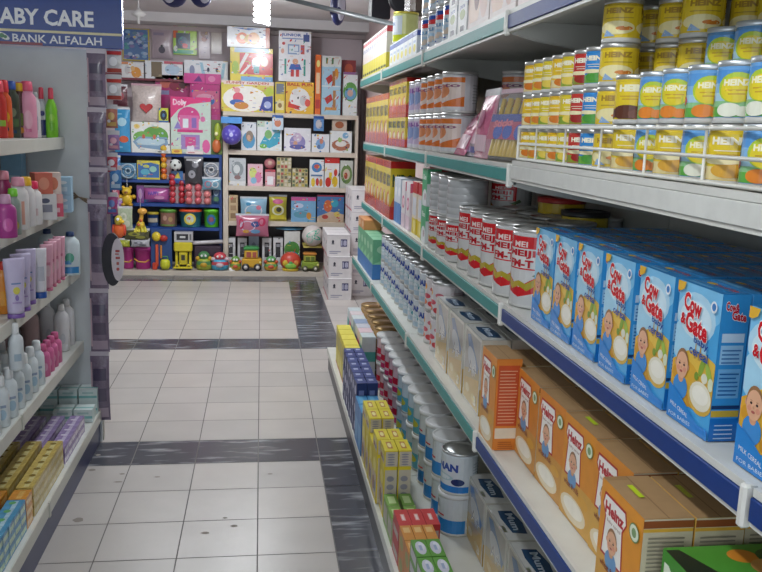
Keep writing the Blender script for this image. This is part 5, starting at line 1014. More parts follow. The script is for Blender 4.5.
# --- lower row
for i, (x0, x1) in enumerate(((225.5, 235.5), (237.5, 247), (262, 271.5), (273, 283))):
    toybox(x0, 238, x1, 270, FLZ, 9.24, .15, 'c8c8ca', [r(0, 0, 1, 1, 'cfcfd2'), r(.25, .35, .75, .85, '2c2a30'), r(.32, .7, .68, .8, '8c8c94'), r(.1, .1, .9, .2, 'a0a0a8')], 'tall white box with a dark window in the bottom row, %s from the left' % NTH[i])
toybox(248.5, 236, 259, 262, FLZ, 9.3, .1, '9ca4b4', [r(0, 0, 1, 1, '9ca8bc'), e(.5, .5, .3, .3, '7c8494')], 'bluish-grey box between the dark-window boxes')
toybox(284, 231, 300, 262, FLZ, 9.24, .16, 'ccccc8', [r(0, 0, 1, 1, 'd4d4d0'), e(.5, .5, .5, .22, '4f8c3c'), e(.5, .25, .5, .2, '58a0bc'), e(.4, .3, .15, .08, 'b8b0a0')], 'white and green box with a pool picture in the bottom row')
cx, w_, z, h_ = dims(276, 222, 304, 231, 9.2); o = MB().lathe([(.55, 0), (1, .01), (1, .02), (.62, .025), (.5, .06), (.3, .075), (.02, .08)], ['4c84ac', '5c98bc', '6ca8c8', '3c7cac', '88b8d0', '4c8cb4'], 24, sx=w_/2, sy=.11).build('toy_hat', None, 'plastic'); o.location = (cx, 9.33, dims(284, 231, 300, 262, 9.24)[2]*0+FLZ+dims(284, 231, 300, 262, 9.24)[3]+(dims(284, 231, 300, 262, 9.24)[2]-FLZ)+.004); tag(o, 'blue wide-brimmed toy hat lying on the white and green pool box', 'toy hat')
bagtoy(235.5, 214, 269, 237, None, 9.08, .1, 'b86c84', [e(.35, .5, .25, .25, 'c8b8d0'), e(.6, .6, .14, .14, '3c4c84'), e(.3, .25, .1, .08, 'd8a43c'), e(.8, .7, .12, .2, 'b83458'), e(.6, .25, .15, .1, '6c9cc8'), e(.15, .6, .08, .25, 'b83458')], 'pink-edged clear toy bag hanging below the third shelf')
# big ball
cx, w_, z, h_ = dims(302.5, 222, 323, 249, 9.05); R_ = w_/2*1.05
o = empty('play_ball', (cx, 9.05, z+h_/2-R_)); MB().ball((0, 0, R_), R_, R_, R_, 'd4ccc8', 24, 16).build('ball_skin', o, 'gloss')
MB().art([e(.4, .66, .34, .13, '5cb89c', a=.5), e(.66, .45, .28, .12, '58b498', a=-.4), e(.3, .32, .16, .2, '6cc0a8'), e(.72, .78, .18, .1, '58b498', a=.8), e(.45, .5, .1, .1, 'd8d4d0')], lambda u, v, l: ((u-.5)*R_*1.6, -math.sqrt(max(0, (R_*1.004)**2-((u-.5)*R_*1.6)**2-((v-.5)*R_*1.6)**2))-l, R_+(v-.5)*R_*1.6), wrap=10).build('teal_pattern', o, 'gloss')
MB().box(-.10, -.02, -.016, .10, .30, -.001, 'd8c86c').build('support_tray', o, 'plastic')
tag(o, 'large white ball with teal pattern above the white milk cartons', 'ball')
# --- toys on the ledge
FY = 9.06
def wheel(par, x, y, z, rad, c='2c2c30', hub='d8d4d0', nm='wheel'):
    m = MB(); M_ = Matrix.Translation((x, y, z)) @ Matrix.Rotation(PI/2, 4, 'X')
    m.lathe([(rad*.3, -.014), (rad*.95, -.012), (rad, 0), (rad*.95, .012), (rad*.3, .014)], c, 16, M=M_)
    m.lathe([(rad*.5, -.015), (rad*.5, .017), (.0001, .019)], hub, 12, M=M_); return m.build(nm, par, 'plastic')
def car(x0, y0, x1, y1, body, cab, roof, label, wins='8cb8c8', wheelc='2c2c30', hub='d8d4d0', Y=FY):
    cx, w_, z, h_ = dims(x0, y0, x1, y1, Y); h_ = z+h_-FLZ; o = empty('toy_vehicle', (cx, Y, FLZ)); R_ = h_*.16
    MB().box(-w_*.48, -.07, R_*.9, w_*.48, .07, h_*.5, body, ch=.012).build('body', o, 'plastic')
    MB().box(-w_*.36, -.06, h_*.5, w_*.30, .06, h_*.84, cab, ch=.012).build('cabin', o, 'plastic')
    MB().box(-w_*.40, -.065, h_*.841, w_*.36, .065, h_*.99, roof, ch=.015).build('roof', o, 'plastic')
    MB().box(-w_*.26, -.064, h_*.56, -w_*.03, -.0605, h_*.78, wins).box(w_*.04, -.064, h_*.56, w_*.22, -.0605, h_*.78, wins).build('window_pane', o, 'gloss')
    for s in (-1, 1):
        wheel(o, s*w_*.29, -.078, R_, R_, wheelc, hub); wheel(o, s*w_*.29, .078, R_, R_, wheelc, hub)
    MB().ball((w_*.42, -.071, h_*.36), .014, .008, .014, 'e8e08c').build('headlamp', o, 'plastic')
    tag(o, label, 'toy vehicle'); return o
def blob(x0, y0, x1, y1, c1, c2, c3, label, Y=FY, cat='toy', nm='toy_animal'):
    """squat rounded toy: body, band, head piece, eyes and feet"""
    cx, w_, z, h_ = dims(x0, y0, x1, y1, Y); h_ = z+h_-FLZ; o = empty(nm, (cx, Y, FLZ))
    MB().lathe([(.55, 0), (.95, .08), (1, .3), (.92, .48), (.75, .6)], [c1, c1, c2, c1], 20, sx=w_/2, sy=.07, M=Matrix.Diagonal((1, 1, h_, 1))).build('body', o, 'plastic')
    MB().ball((0, 0, h_*.75), w_*.36, .055, h_*.25, c2).build('head', o, 'plastic')
    MB().ball((-w_*.12, -.052, h_*.78), .012, .008, .014, 'f0f0f0').ball((w_*.12, -.052, h_*.78), .012, .008, .014, 'f0f0f0').build('eyes', o, 'plastic')
    for s in (-1, 1): MB().ball((s*w_*.38, -.02, h_*.62), w_*.14, .03, h_*.12, c3).build('ear', o, 'plastic')
    MB().ball((0, -.062, h_*.3), w_*.22, .02, h_*.13, c3).build('belly', o, 'plastic')
    tag(o, label, cat); return o
blob(196, 251, 212, 270, '9ca83c', '4c8454', 'c89c2c', 'green and yellow rounded toy pot on the ledge, left of the red-blue one')
blob(211, 252, 229, 272, '4ca4c8', 'c84854', 'c8b8c0', 'red and light blue rounded toy on the ledge')
blob(229.5, 256, 241.5, 271, 'c8a83c', '6c9c48', 'c85c3c', 'small green, yellow and red toy on the ledge left of the yellow truck')
car(241.5, 246, 262, 272, 'd0a02c', 'd4a83c', '3c8c4c', 'yellow and green toy truck in the middle of the ledge', 'a84c3c')
blob(264, 256, 278, 271, 'c8a040', '5ca060', 'c8583c', 'green and orange toy on the ledge right of the yellow truck')
cx, w_, z, h_ = dims(280, 252, 301, 273, FY); o = empty('toy_tortoise', (cx, FY, FLZ)); hh = z+h_-FLZ
MB().ball((0, 0, hh*.5), w_*.5, w_*.4, hh*.5, 'cc4c3c', 20, 12).build('shell', o, 'plastic')
for k, (a, c) in enumerate(((-.5, 'd8b83c'), (.0, '4ca85c'), (.5, 'd8843c'))): MB().ball((a*w_*.5, -w_*.33, hh*.45), w_*.14, w_*.08, hh*.17, c).build('shell_patch', o, 'plastic')
MB().ball((0, -w_*.37, hh*.3), w_*.28, w_*.06, hh*.16, '8cc04c').build('face', o, 'plastic')
MB().lathe([(w_*.38, 0), (w_*.42, .02), (w_*.3, .04)], 'd8b83c', 20).build('base', o, 'plastic')
tag(o, 'round red, green and yellow toy on the ledge under the big ball', 'toy')
car(301, 252, 319, 273, '8ca03c', 'a8a848', 'c8843c', 'green-yellow toy car with an orange roof beside the white cartons', '6c7c34', '54543c', 'd4ccc0')
tg = MB().box(-.03, -.002, 0, .03, .002, .035, 'e4e4e2').build('price_tag', None, 'paper'); q = at(232, 275, 1, 8.985); tg.location = (q.x, 9.0, FLZ+.001); tg.rotation_euler = (-.5, 0, 0); tag(tg, 'small white price tag leaning on the ledge below the toys', 'price tag')

# --- blue unit, from the bottom row
def bucket(x0, y0, x1, y1, base, c, lid, label, art=(), Y=9.27, handle=None, taper=.85, nm='toy_bucket', cat='toy bucket', box=False, band=None):
    cx, w_, z, h_ = dims(x0, y0, x1, y1, Y); h_ = z+h_-base; z = base+.001; o = empty(nm, (cx, Y+.02, z))
    MB().lathe([(taper, 0), (taper+.02, .01), (.97, h_*.82), (1.02, h_*.83), (1.02, h_*.86)], [c, c, c, band or c], 20, sx=w_/2, sy=min(w_/2, .11)).build('bucket_body', o, 'plastic')
    MB().lathe([(1.05, h_*.861), (1.06, h_*.95), (.9, h_), (.0001, h_*.995)], lid, 20, sx=w_/2*.97, sy=min(w_/2, .11)).build('lid', o, 'plastic')
    if art: MB().art(list(art), lambda u, v, l: ((u-.5)*w_*.8, -min(w_/2, .11)*math.sqrt(max(.0, 1-((u-.5)*1.6)**2))*.99-.002-l, h_*(.08+.72*v)), wrap=8).build('printed_label', o, 'gloss')
    if handle: MB().tube([(w_*.5*math.cos(a), -.03, h_*(.8)-h_*.45*math.sin(a)) for a in [PI*k/10 for k in range(11)]], .006, handle, 6).build('handle', o, 'plastic') if False else MB().tube([(-w_*.44, -.105, h_*.5), (-w_*.2, -.118, h_*.38), (w_*.2, -.118, h_*.36), (w_*.42, -.105, h_*.46)], .008, handle, 6).build('handle', o, 'plastic')
    return tag(o, label, cat)
bucket(122, 247, 134, 271, FLZ, 'a8347c', 'b03c88', 'magenta bucket at the far left of the ledge, half hidden by its neighbour', handle='d8a83c', Y=9.1)
bucket(134.5, 247, 151.5, 271, FLZ, 'ac3480', 'b43c8c', 'magenta bucket with an orange handle on the ledge', handle='e0a43c', Y=9.1)
# beach set in blue net
cx, w_, z, h_ = dims(151, 229, 172, 272, 9.08); h_ = z+h_-FLZ; o = empty('beach_toy_set', (cx, 9.08, FLZ))
MB().box(-w_/2, .0, 0, w_/2, .02, h_, '2c4c84').build('backing_card', o, 'paper')
MB().box(-w_*.28, -.03, .03, -w_*.14, -.004, h_*.62, 'cc5434', ch=.006).box(-w_*.05, -.03, .12, w_*.03, -.006, h_*.6, 'dc8c2c', ch=.005).build('shovel_handle', o, 'plastic')
MB().ball((-w_*.22, -.03, h_*.82), w_*.22, .03, h_*.12, 'd8c034').build('yellow_scoop', o, 'plastic')
MB().ball((w_*.12, -.03, h_*.78), w_*.2, .025, h_*.08, 'b8342c').build('red_scoop', o, 'plastic')
MB().lathe([(.6, 0), (1, .3), (.9, .85), (.7, 1)], 'c8c82c', 16, (w_*.2, -.05, .02), sx=w_*.24, sy=.05, M=None).build('tmp', None) if False else None
m = MB(); m.lathe([(w_*.16, 0), (w_*.25, h_*.08), (w_*.22, h_*.2), (w_*.16, h_*.24)], 'c8cc34', 16, (w_*.2, -.07, .012)); m.tube([(w_*.05, -.07, h_*.24), (w_*.1, -.07, h_*.34), (w_*.3, -.07, h_*.34), (w_*.36, -.07, h_*.24)], .006, '4c9c3c', 6); m.build('watering_can', o, 'plastic')
MB().box(-w_*.42, -.05, 0, -w_*.2, -.005, h_*.17, 'c8442c', ch=.006).build('red_mould', o, 'plastic')
tag(o, 'beach toy set with yellow scoop and watering can on a blue card', 'toy set')
DG = dims(174, 243, 193, 269, 9.08); toybox(174, 232, 193, 242, FLZ+.02+(DG[2]+DG[3]-FLZ)*.98+.001, 9.03, .1, 'b0aeb0', [r(0, 0, 1, 1, 'b8b6b8'), r(.12, .2, .75, .8, '2a2a30'), r(.3, .4, .6, .6, 'c8c8c8'), r(.82, .2, .92, .8, '6c6c70')], 'grey box with a black window above the yellow digger')
# yellow digger
cx, w_, z, h_ = dims(174, 243, 193, 269, 9.08); h_ = z+h_-FLZ; o = empty('toy_digger', (cx, 9.08, FLZ+.02))
MB().box(-w_*.48, -.06, h_*.62, w_*.48, .06, h_*.98, 'd4c42c', ch=.012).build('hopper', o, 'plastic')
MB().box(-w_*.22, -.05, h_*.12, w_*.22, .05, h_*.6, 'c8b828', ch=.008).build('cab', o, 'plastic')
MB().box(-w_*.10, -.052, h_*.3, w_*.10, -.0505, h_*.5, '3c3a24').build('window_pane', o, 'gloss')
for s in (-1, 1):
    MB().box(s*w_*.36-.014, -.02, h_*.08, s*w_*.36+.014, .02, h_*.6, 'd4c42c', ch=.004).build('arm', o, 'plastic'); wheel(o, s*w_*.3, -.075, h_*.09, h_*.09, 'd0bc28', '8c7c24')
MB().box(-w_*.5, -.1, 0, w_*.5, -.04, h_*.06, 'd4c42c', ch=.004).build('blade', o, 'plastic')
MB().box(-w_*.4, -.03, -.0195, w_*.4, .06, -.001, '3c3c44').build('base_block', o, 'plastic')
tag(o, 'bright yellow toy digger on the ledge left of the rounded toys', 'toy vehicle')
# long white roll
m = MB(); q0 = at(193, 243, 1, 9.15); q1 = at(223, 241.5, 1, 9.15); m.tube([(0, 0, 0), (q1.x-q0.x, 0, q1.z-q0.z)], .022, 'c8c4c8', 12); o = m.build('wrapped_roll', None, 'gloss'); o.location = tuple(q0); tag(o, 'long white wrapped roll lying across the blue unit above the rounded toys', 'roll')
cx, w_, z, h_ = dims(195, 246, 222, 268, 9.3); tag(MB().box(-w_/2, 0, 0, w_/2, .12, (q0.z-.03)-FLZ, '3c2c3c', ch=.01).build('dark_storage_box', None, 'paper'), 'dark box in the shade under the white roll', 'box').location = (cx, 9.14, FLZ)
# row 3 on the blue unit (z of third and fourth board)
U0, U1, U2, U3 = UZ
bucket(147, 212, 159, 227, U3, '38588c', 'c8b43c', 'blue toy tub with a yellow lid at the left of the bucket row', band='c8b43c', art=[r(0, .3, 1, .7, 'b8b0a0')])
bucket(159.5, 209, 177, 227, U3, '7c6c54', '68a044', 'clear toy drum with green rims in the bucket row', taper=.98, band='68a044', art=[r(0, 0, 1, 1, '8c6454'), e(.3, .6, .15, .2, 'c8a090'), e(.7, .5, .15, .2, 'a88c60'), r(0, 0, 1, .08, '68a044')])
bucket(179, 209, 202, 227, U3, '2c6c7c', 'd8502c', 'teal toy bucket with an orange lid and yellow label in the bucket row', art=[e(.5, .55, .32, .45, 'd8c84c'), e(.5, .55, .22, .3, 'b8c8c0'), e(.45, .6, .1, .12, 'c86c5c')])
bucket(203.5, 209, 219.5, 227, U3, '58b82c', '6ccc34', 'lime green toy bucket at the right of the bucket row', art=[e(.5, .5, .35, .4, '2c6c9c'), e(.5, .5, .2, .2, '8c4c5c')])
# row 2
cx, w_, z, h_ = dims(118, 187, 136, 206, 9.12); o = empty('plush_toy', (cx, 9.12, z))
MB().ball((0, 0, h_*.35), w_*.3, .05, h_*.35, 'd8b430').build('body', o, 'plastic'); MB().ball((0, -.02, h_*.78), w_*.27, .05, h_*.22, 'dcb834').build('head', o, 'plastic')
for s in (-1, 1): MB().ball((s*w_*.36, 0, h_*.5), w_*.14, .03, h_*.11, 'd0a82c').build('arm', o, 'plastic'); MB().ball((s*w_*.2, -.02, h_*.08), w_*.14, .04, h_*.09, 'c89c2c').build('leg', o, 'plastic'); MB().ball((s*w_*.2, 0, h_*.97), .018, .01, .02, 'c89c2c').build('ear', o, 'plastic')
MB().ball((0, -.065, h_*.74), .02, .01, .014, '7c4c24').build('nose', o, 'plastic'); MB().tube([(0, .02, h_*.95), (0, .02, h_+.12)], .003, 'c8c8c8', 5).build('hanging_string', o, 'plastic')
tag(o, 'yellow soft toy hanging at the left of the blue unit', 'soft toy')
bagtoy(143, 186, 170, 204.5, U2, 9.22, .12, 'b860a0', [t('HAPPY', .15, .5, .6, .75, '6c4ca8', 0, .04), r(.0, .0, 1, .2, '4c7ca0'), e(.6, .35, .2, .12, 'd890c0')], 'magenta and purple toy bag on the second board of the blue unit')
# red netted fruit pack
def cluster(x0, y0, x1, y1, base, n, rad, cols, label, nm='fruit_toy_pack', seed=3, Y=9.2, part='toy_fruit'):
    cx, w_, z, h_ = dims(x0, y0, x1, y1, Y); z = base if base is not None else z; o = empty(nm, (cx, Y, z+.001)); rn = random.Random(seed); k = 0
    nx = max(1, int(w_/(2*rad)))
    for i in range(n):
        gx = i % nx; gz = i//nx
        MB().ball((-w_/2+rad+gx*(w_-2*rad)/max(1, nx-1), rn.uniform(0, .03), rad+gz*rad*1.75), rad, rad, rad, cols[i % len(cols)], 12, 8).build(part, o, 'gloss')
    MB().box(-w_/2, -.003+.05, 0, w_/2, .05, rad*2+((n-1)//nx)*rad*1.75, 'b8a0a4').build('backing', o, 'paper')
    return tag(o, label, 'toy pack')
cluster(169, 185, 185, 204, U2, 9, .036, ['b8303c', 'a82c34', 'c04450'], 'pack of red toy fruit on the second board of the blue unit')
cluster(185, 190, 211, 206, U2, 8, .04, ['c8686c', 'c05c64', 'd07c7c'], 'pack of pinkish-red toy balls on the second board, right of the red fruit', 'ball_pack', Y=9.15, part='toy_ball')
toybox(136.5, 185, 144, 204.5, U2, 9.25, .1, '7c3c84', [r(0, 0, 1, 1, '7c3c84'), e(.5, .5, .3, .3, 'b88cc0')], 'narrow purple toy box between the yellow soft toy and the magenta bag')
bagtoy(211, 182, 221, 204.5, U2, 9.2, .08, '4c6484', [e(.5, .6, .3, .2, '8ca4b8'), e(.5, .25, .3, .12, '5c8c6c')], 'dark blue-grey toy bag at the right end of the second board')
# row 1
def ring(x0, y0, x1, y1, c, c2, label, Y=9.17):
    cx, w_, z, h_ = dims(x0, y0, x1, y1, Y); o = empty('toy_ring_pack', (cx, Y, z+h_/2)); R_ = w_/2
    for k, (f, cc) in enumerate(((.86, c), (.6, c2), (.34, c))):
        MB().tube([(R_*f*math.cos(2*PI*i/24), 0, R_*f*math.sin(2*PI*i/24)) for i in range(25)], R_*.13, cc, 8).build('coil', o, 'gloss')
    MB().box(-R_, .03, -R_, R_, .034, R_, c2).build('backing_card', o, 'paper'); return tag(o, label, 'toy pack')
ring(120, 161, 136, 181, '9cb4c4', '5c8cb0', 'pale blue coiled toy pack at the left of the first board, blue unit')
toybox(137, 160.5, 160, 179.5, U1, 9.2, .1, 'c8b430', [r(0, 0, 1, 1, 'c8b834'), p([(.03, .1), (.97, .1), (.97, .8), (.6, .9), (.03, .8)], '2c60a0'), e(.35, .4, .2, .16, '4ca0b8'), e(.7, .55, .16, .16, '8cc0b0'), e(.4, .7, .14, .08, 'c8c84c')], 'yellow toy box with a blue sea picture on the first board, blue unit')
cluster(160.5, 161, 171, 180, U1, 6, .034, ['d8842c', 'cc5c34', 'dcb43c'], 'orange and yellow toy pieces beside the blue sea box', 'toy_piece_pack', part='toy_piece')
cx, w_, z, h_ = dims(170, 159, 181, 171, 9.15); o = empty('toy_football', (cx, 9.15, z)); MB().ball((0, 0, h_/2), h_/2, h_/2, h_/2, 'd8dcd8', 20, 14).build('ball_skin', o, 'gloss')
for a, b2 in ((0, 0), (.8, .5), (-.8, .5), (.5, -.8), (-.5, -.8)): MB().ball((math.sin(a)*math.cos(b2)*h_*.49, -math.cos(a)*math.cos(b2)*h_*.46, h_/2+math.sin(b2)*h_*.49), .014, .01, .014, '1e1e24', 8, 6).build('black_patch', o, 'gloss')
tag(o, 'small black and white football on the first board of the blue unit', 'ball')
toybox(171, 171, 183, 180, U1, 9.2, .1, '2c5c98', [r(0, 0, 1, 1, '3468a4'), p([(.2, .2), (.6, .9), (.8, .2)], 'c8b83c')], 'small blue box under the football')
bagtoy(184, 156.5, 203, 185, None, 9.13, .08, '3a3a40', [e(.4, .4, .2, .15, '9c9ca4'), e(.6, .75, .2, .1, '6c6c74'), r(.1, .9, .9, .97, 'a8a8ac')], 'black shiny toy bag hanging in front of the first board', seal='8c8c90')
ring(203.5, 162, 219, 178, 'b8b8bc', '88909c', 'silver-grey ring toy pack at the right of the first board, blue unit')
bagtoy(202, 177, 221, 190, None, 9.12, .05, '6c94a8', [e(.3, .5, .2, .3, 'b85c6c'), e(.7, .5, .2, .3, 'c8ccd0')], 'flat blue and red toy bag hanging under the silver ring pack')
toybox(155, 150.5, 171, 157.5, U0, 9.175, .04, 'c4c4c0', [r(0, 0, 1, 1, 'd0d0cc'), e(.3, .5, .15, .3, '6c6c6c'), e(.7, .5, .15, .3, 'a8a494')], 'flat white pack at the front edge of the blue unit top'); toybox(171.5, 149, 182, 158, U0, 9.175, .04, 'd8b84c', [r(0, 0, 1, 1, 'dcbc4c'), e(.5, .5, .3, .3, 'c8843c')], 'small yellow-orange pack at the front edge of the blue unit top')
toybox(186, 151, 203.5, 157.5, U0, 9.175, .04, 'dcccc8', [r(0, 0, 1, 1, 'e0d4d0'), r(.1, .3, .5, .6, 'c87c84')], 'flat pinkish-white pack at the front edge of the blue unit top')
# on top of the blue unit
toybox(131, 122, 170, 153.5, U0, 9.22, .15, 'dcdcd8', [r(0, 0, 1, 1, 'e0e0da'), e(.62, .55, .34, .32, '5c9838'), e(.3, .5, .25, .2, '6ca844'), p([(.04, .35), (.2, .52), (.92, .52), (.96, .3), (.75, .1), (.15, .18)], '7c9cb8'), p([(.12, .36), (.22, .46), (.86, .46), (.88, .34), (.7, .24), (.2, .26)], 'b4ccd8'), e(.32, .52, .04, .08, 'c8543c'), e(.6, .52, .04, .08, 'c8643c'), e(.15, .85, .08, .08, 'e8c878')], 'white toy box with a green and blue pool picture on the blue unit')
toybox(170.5, 97, 211, 153.5, U0, 9.22, .14, 'd8568c', [r(0, 0, 1, 1, 'c4d4c8'), p([(0, 1), (0, .62), (.2, .78), (.5, .88), (1, .93), (1, 1)], 'd8407c'), r(.0, .93, .6, 1, 'd8407c'), t('Dolly', .06, .82, .4, .96, 'f0c8d8', 0, .04), e(.45, .65, .28, .18, 'd04888'), r(.22, .42, .7, .68, 'd870a4'), r(.3, .46, .44, .62, 'dce4e8'), r(.52, .46, .64, .64, '8c6cb4'), r(.16, .38, .8, .43, 'c83c7c'), r(.25, .08, .72, .34, '9c84bc'), r(.36, .12, .62, .3, 'cc5490'), r(.4, .02, .58, .14, 'dcdce4'), e(.88, .14, .1, .12, 'd8609c'), e(.8, .62, .06, .05, 'd070a0'), p([(.08, .44), (.18, .58), (.26, .44)], '8c7cc0')], 'big pink dollhouse playset box on the blue unit')
blob_z = U0
cx, w_, z, h_ = dims(211, 120, 222, 153, 9.2); o = empty('toy_figure_pack', (cx, 9.2, U0+.001)); hh = z+h_-U0
MB().box(-w_/2, .03, 0, w_/2, .035, hh, '5c7434').build('backing_card', o, 'paper')
MB().ball((0, 0, hh*.25), w_*.4, .03, hh*.2, 'c86c3c').build('orange_figure', o, 'plastic'); MB().ball((w_*.1, 0, hh*.66), w_*.33, .03, hh*.26, '98a834').build('green_figure', o, 'plastic'); MB().ball((0, -.03, hh*.6), .02, .01, .02, 'e8e4b0').build('eye', o, 'plastic')
tag(o, 'green and orange toy figures packed at the right end of the blue unit', 'toy pack')
# pillow bag with red heart
cx, w_, z, h_ = dims(128, 82, 159, 121, 9.05)
hb_ = pillow('heart_cushion_bag', w_, h_-.02, .14, 'cbbdb8', None, 'wrinkled', seal='c89ca8', cat='cushion bag'); PT = dims(131, 122, 170, 153.5, 9.22); o = hb_.put(cx, 9.30, PT[2]+PT[3]+.004, 0, 'white cushion with a red heart in a clear bag, above the pool-picture box')
hm = MB(); P = [(.016*16*math.sin(a)**3, .016*(13*math.cos(a)-5*math.cos(2*a)-2*math.cos(3*a)-math.cos(4*a))) for a in [2*PI*i/28 for i in range(28)]]
S_ = w_*.95/1.1
hm.add([(x*S_*.85, -.085, h_*.36+y*S_*.75) for x, y in P]+[(x*S_, -.06, h_*.36+y*S_*.9) for x, y in P], [tuple(range(28))]+[(i, i+28, (i+1) % 28+28, (i+1) % 28) for i in range(28)], 'b82428'); hm.build('red_heart', o, 'gloss')
toybox(158.5, 108, 168.5, 121.5, PT[2]+PT[3], 9.24, .03, 'c8c434', [r(0, 0, 1, 1, 'c8cc34'), e(.5, .5, .36, .36, '22262c'), e(.5, .5, .14, .14, '3c6c9c'), r(0, 0, 1, .12, '3c68a8')], 'small yellow-green pack with a black disc beside the heart bag')
toybox(155, 75, 190, 97, None, 9.50, .1, 'a8346c', [r(0, 0, 1, 1, 'b03c74'), e(.3, .6, .16, .2, 'c86c5c'), e(.6, .5, .2, .22, '8c2c44'), r(.05, .1, .4, .3, '8c8cb0'), e(.8, .6, .12, .2, '5c3434')], 'dark pink toy box behind the heart cushion bag', ext=U0)
toybox(190, 84, 220.5, 128, None, 9.38, .09, 'b8387c', [r(0, 0, 1, 1, 'bc3c80'), r(.08, .45, .95, .85, 'cc6c8c'), e(.5, .62, .32, .12, '4c7cc0'), e(.5, .7, .3, .08, 'dca0b8'), r(.1, .1, .9, .3, 'c44c94')], 'pink toy box with a blue oval behind the dollhouse playset', ext=U0)
PB = dims(190, 84, 220.5, 128, 9.38)
toybox(184, 73.5, 221, 84, PB[2]+PB[3]+.001, 9.38, .09, 'c83c8c', [r(0, 0, 1, 1, 'cc4490'), p([(.25, .2), (.4, .8), (.5, .2)], '6c2c7c'), r(.56, 0, .58, 1, '8c2c64'), e(.75, .5, .1, .3, 'e084b4')], 'flat magenta box lying above the pink blue-oval box')
toybox(170.8, 97.5, 189, 104, None, 9.38, .06, 'a02c54', [r(0, 0, 1, 1, 'a02c54')], 'narrow dark magenta box at the back behind the playset', ext=U0)
hangY = 9.2
hang(115, 107, 131, 152, 9.18, '3c90c0', [r(.1, .1, .5, .9, '78b4d4'), e(.6, .3, .3, .08, 'c85c3c'), e(.5, .7, .3, .1, 'a8d0e0')], 'tall bright blue toy bag at the far left end of the toy display', .06, 'gloss')
hang(113, 84, 128, 106, 9.25, '5c2c38', [e(.5, .5, .3, .2, '8c3c44')], 'dark maroon toy bag behind the heart cushion', .05)
# row of flat boxes on the wall shelf and hanging cards
WSZ = at(170, 79.5, 1, 9.45).z+.003
toybox(121.5, 62, 144, 77.5, WSZ, 9.5, .12, 'dcdcdc', [r(0, 0, 1, 1, 'e0e0e0'), e(.65, .35, .22, .35, 'dc9434'), e(.5, .6, .1, .16, 'e0b478'), e(.25, .5, .12, .3, 'c8c4c4'), r(0, .85, .3, 1, 'd88c5c')], 'white box with orange picture on the high wall shelf at left')
toybox(145, 61, 183, 77.5, WSZ, 9.5, .12, 'dce0e4', [r(0, 0, 1, 1, 'e2e6ea'), r(.16, .1, .44, .95, '7c6c54'), e(.72, .55, .2, .3, 'b4cce0'), r(.5, .85, 1, 1, 'c45c6c')], 'white box with a brown square on the high wall shelf')
toybox(184, 60.5, 228, 77.5, WSZ, 9.5, .12, 'e4e6ea', [r(0, 0, 1, 1, 'e6eaee'), p([(.35, .9), (.42, .15), (.9, .15), (.95, .9), (.88, .9), (.84, .3), (.48, .3), (.42, .9)], '9cc8dc'), e(.18, .5, .06, .25, '8c94b4'), e(.55, .55, .03, .12, '3c3c5c'), e(.75, .55, .03, .12, '3c3c5c')], 'long white box with pale blue outline on the high wall shelf')
tag(MB().box(at(118, 78, 1, 9.45).x, 9.46, at(170, 79.5, 1, 9.45).z-.02, at(229, 78, 1, 9.45).x, YW-.002, at(170, 79.5, 1, 9.45).z+.003, '7c3440', ch=.002).build('wall_shelf', None, 'enamel'), 'narrow dark red wall shelf high above the blue toy unit', 'shelf')
def card(x0, y0, x1, y1, col, art, label, Y=9.689, d=.03, mt='gloss'):
    o = toybox(x0, y0, x1, y1, None, Y, d, col, art, label, 'toy card', 'toy_card', mt=mt)
    return o
card(122, 28, 149.5, 61, 'c8b44c', [r(0, 0, 1, 1, 'c4b04c'), r(.05, .04, .95, .96, '5878a8')]+[e(random.uniform(.12, .88), random.uniform(.1, .9), .09, .05, random.choice(('84a8c8', '3c5890', '6c8c9c', 'a8b8d0', '58a09c', '8478a8'))) for _ in range(40)], 'yellow-framed blue jigsaw card high on the wall beside the sign')
cx, w_, z, h_ = dims(150, 27, 172, 58, 9.6)
o = pillow('clear_toy_bag', w_, h_-.02, .05, 'b0a0a8', [e(.5, .3, .16, .12, '3c2c40'), e(.5, .42, .06, .06, '28242c'), r(.1, .8, .6, .9, '94889c')], 'gloss', seal='b4a8b0', cat='toy bag').put(cx, 9.69, z, 0, 'greyish clear bag with a small dark toy, second from left on the wall')
card(173, 24.5, 197, 55, '9ccc44', [r(0, 0, 1, 1, 'a8d050'), r(0, .55, .2, 1, 'c85c34'), r(.12, .2, .72, .72, '3c4c5c'), e(.4, .45, .2, .16, '58708c'), e(.5, .3, .12, .08, 'c83c48'), r(.0, .04, .85, .16, '58b08c'), e(.1, .2, .08, .1, 'e4e8e4')], 'lime green card with a dark toy, hanging high on the wall')
card(198.5, 27, 210, 59, 'b4a4a8', [r(0, 0, 1, 1, 'baaab0'), e(.5, .8, .35, .12, '8c6c60'), e(.5, .62, .25, .08, 'a8786c')], 'dull pink-grey card right of the lime green card'); card(211, 28, 222, 54, 'a8988c', [r(0, 0, 1, 1, 'ac9c90')], 'plain tan-grey card right of the lime green card')
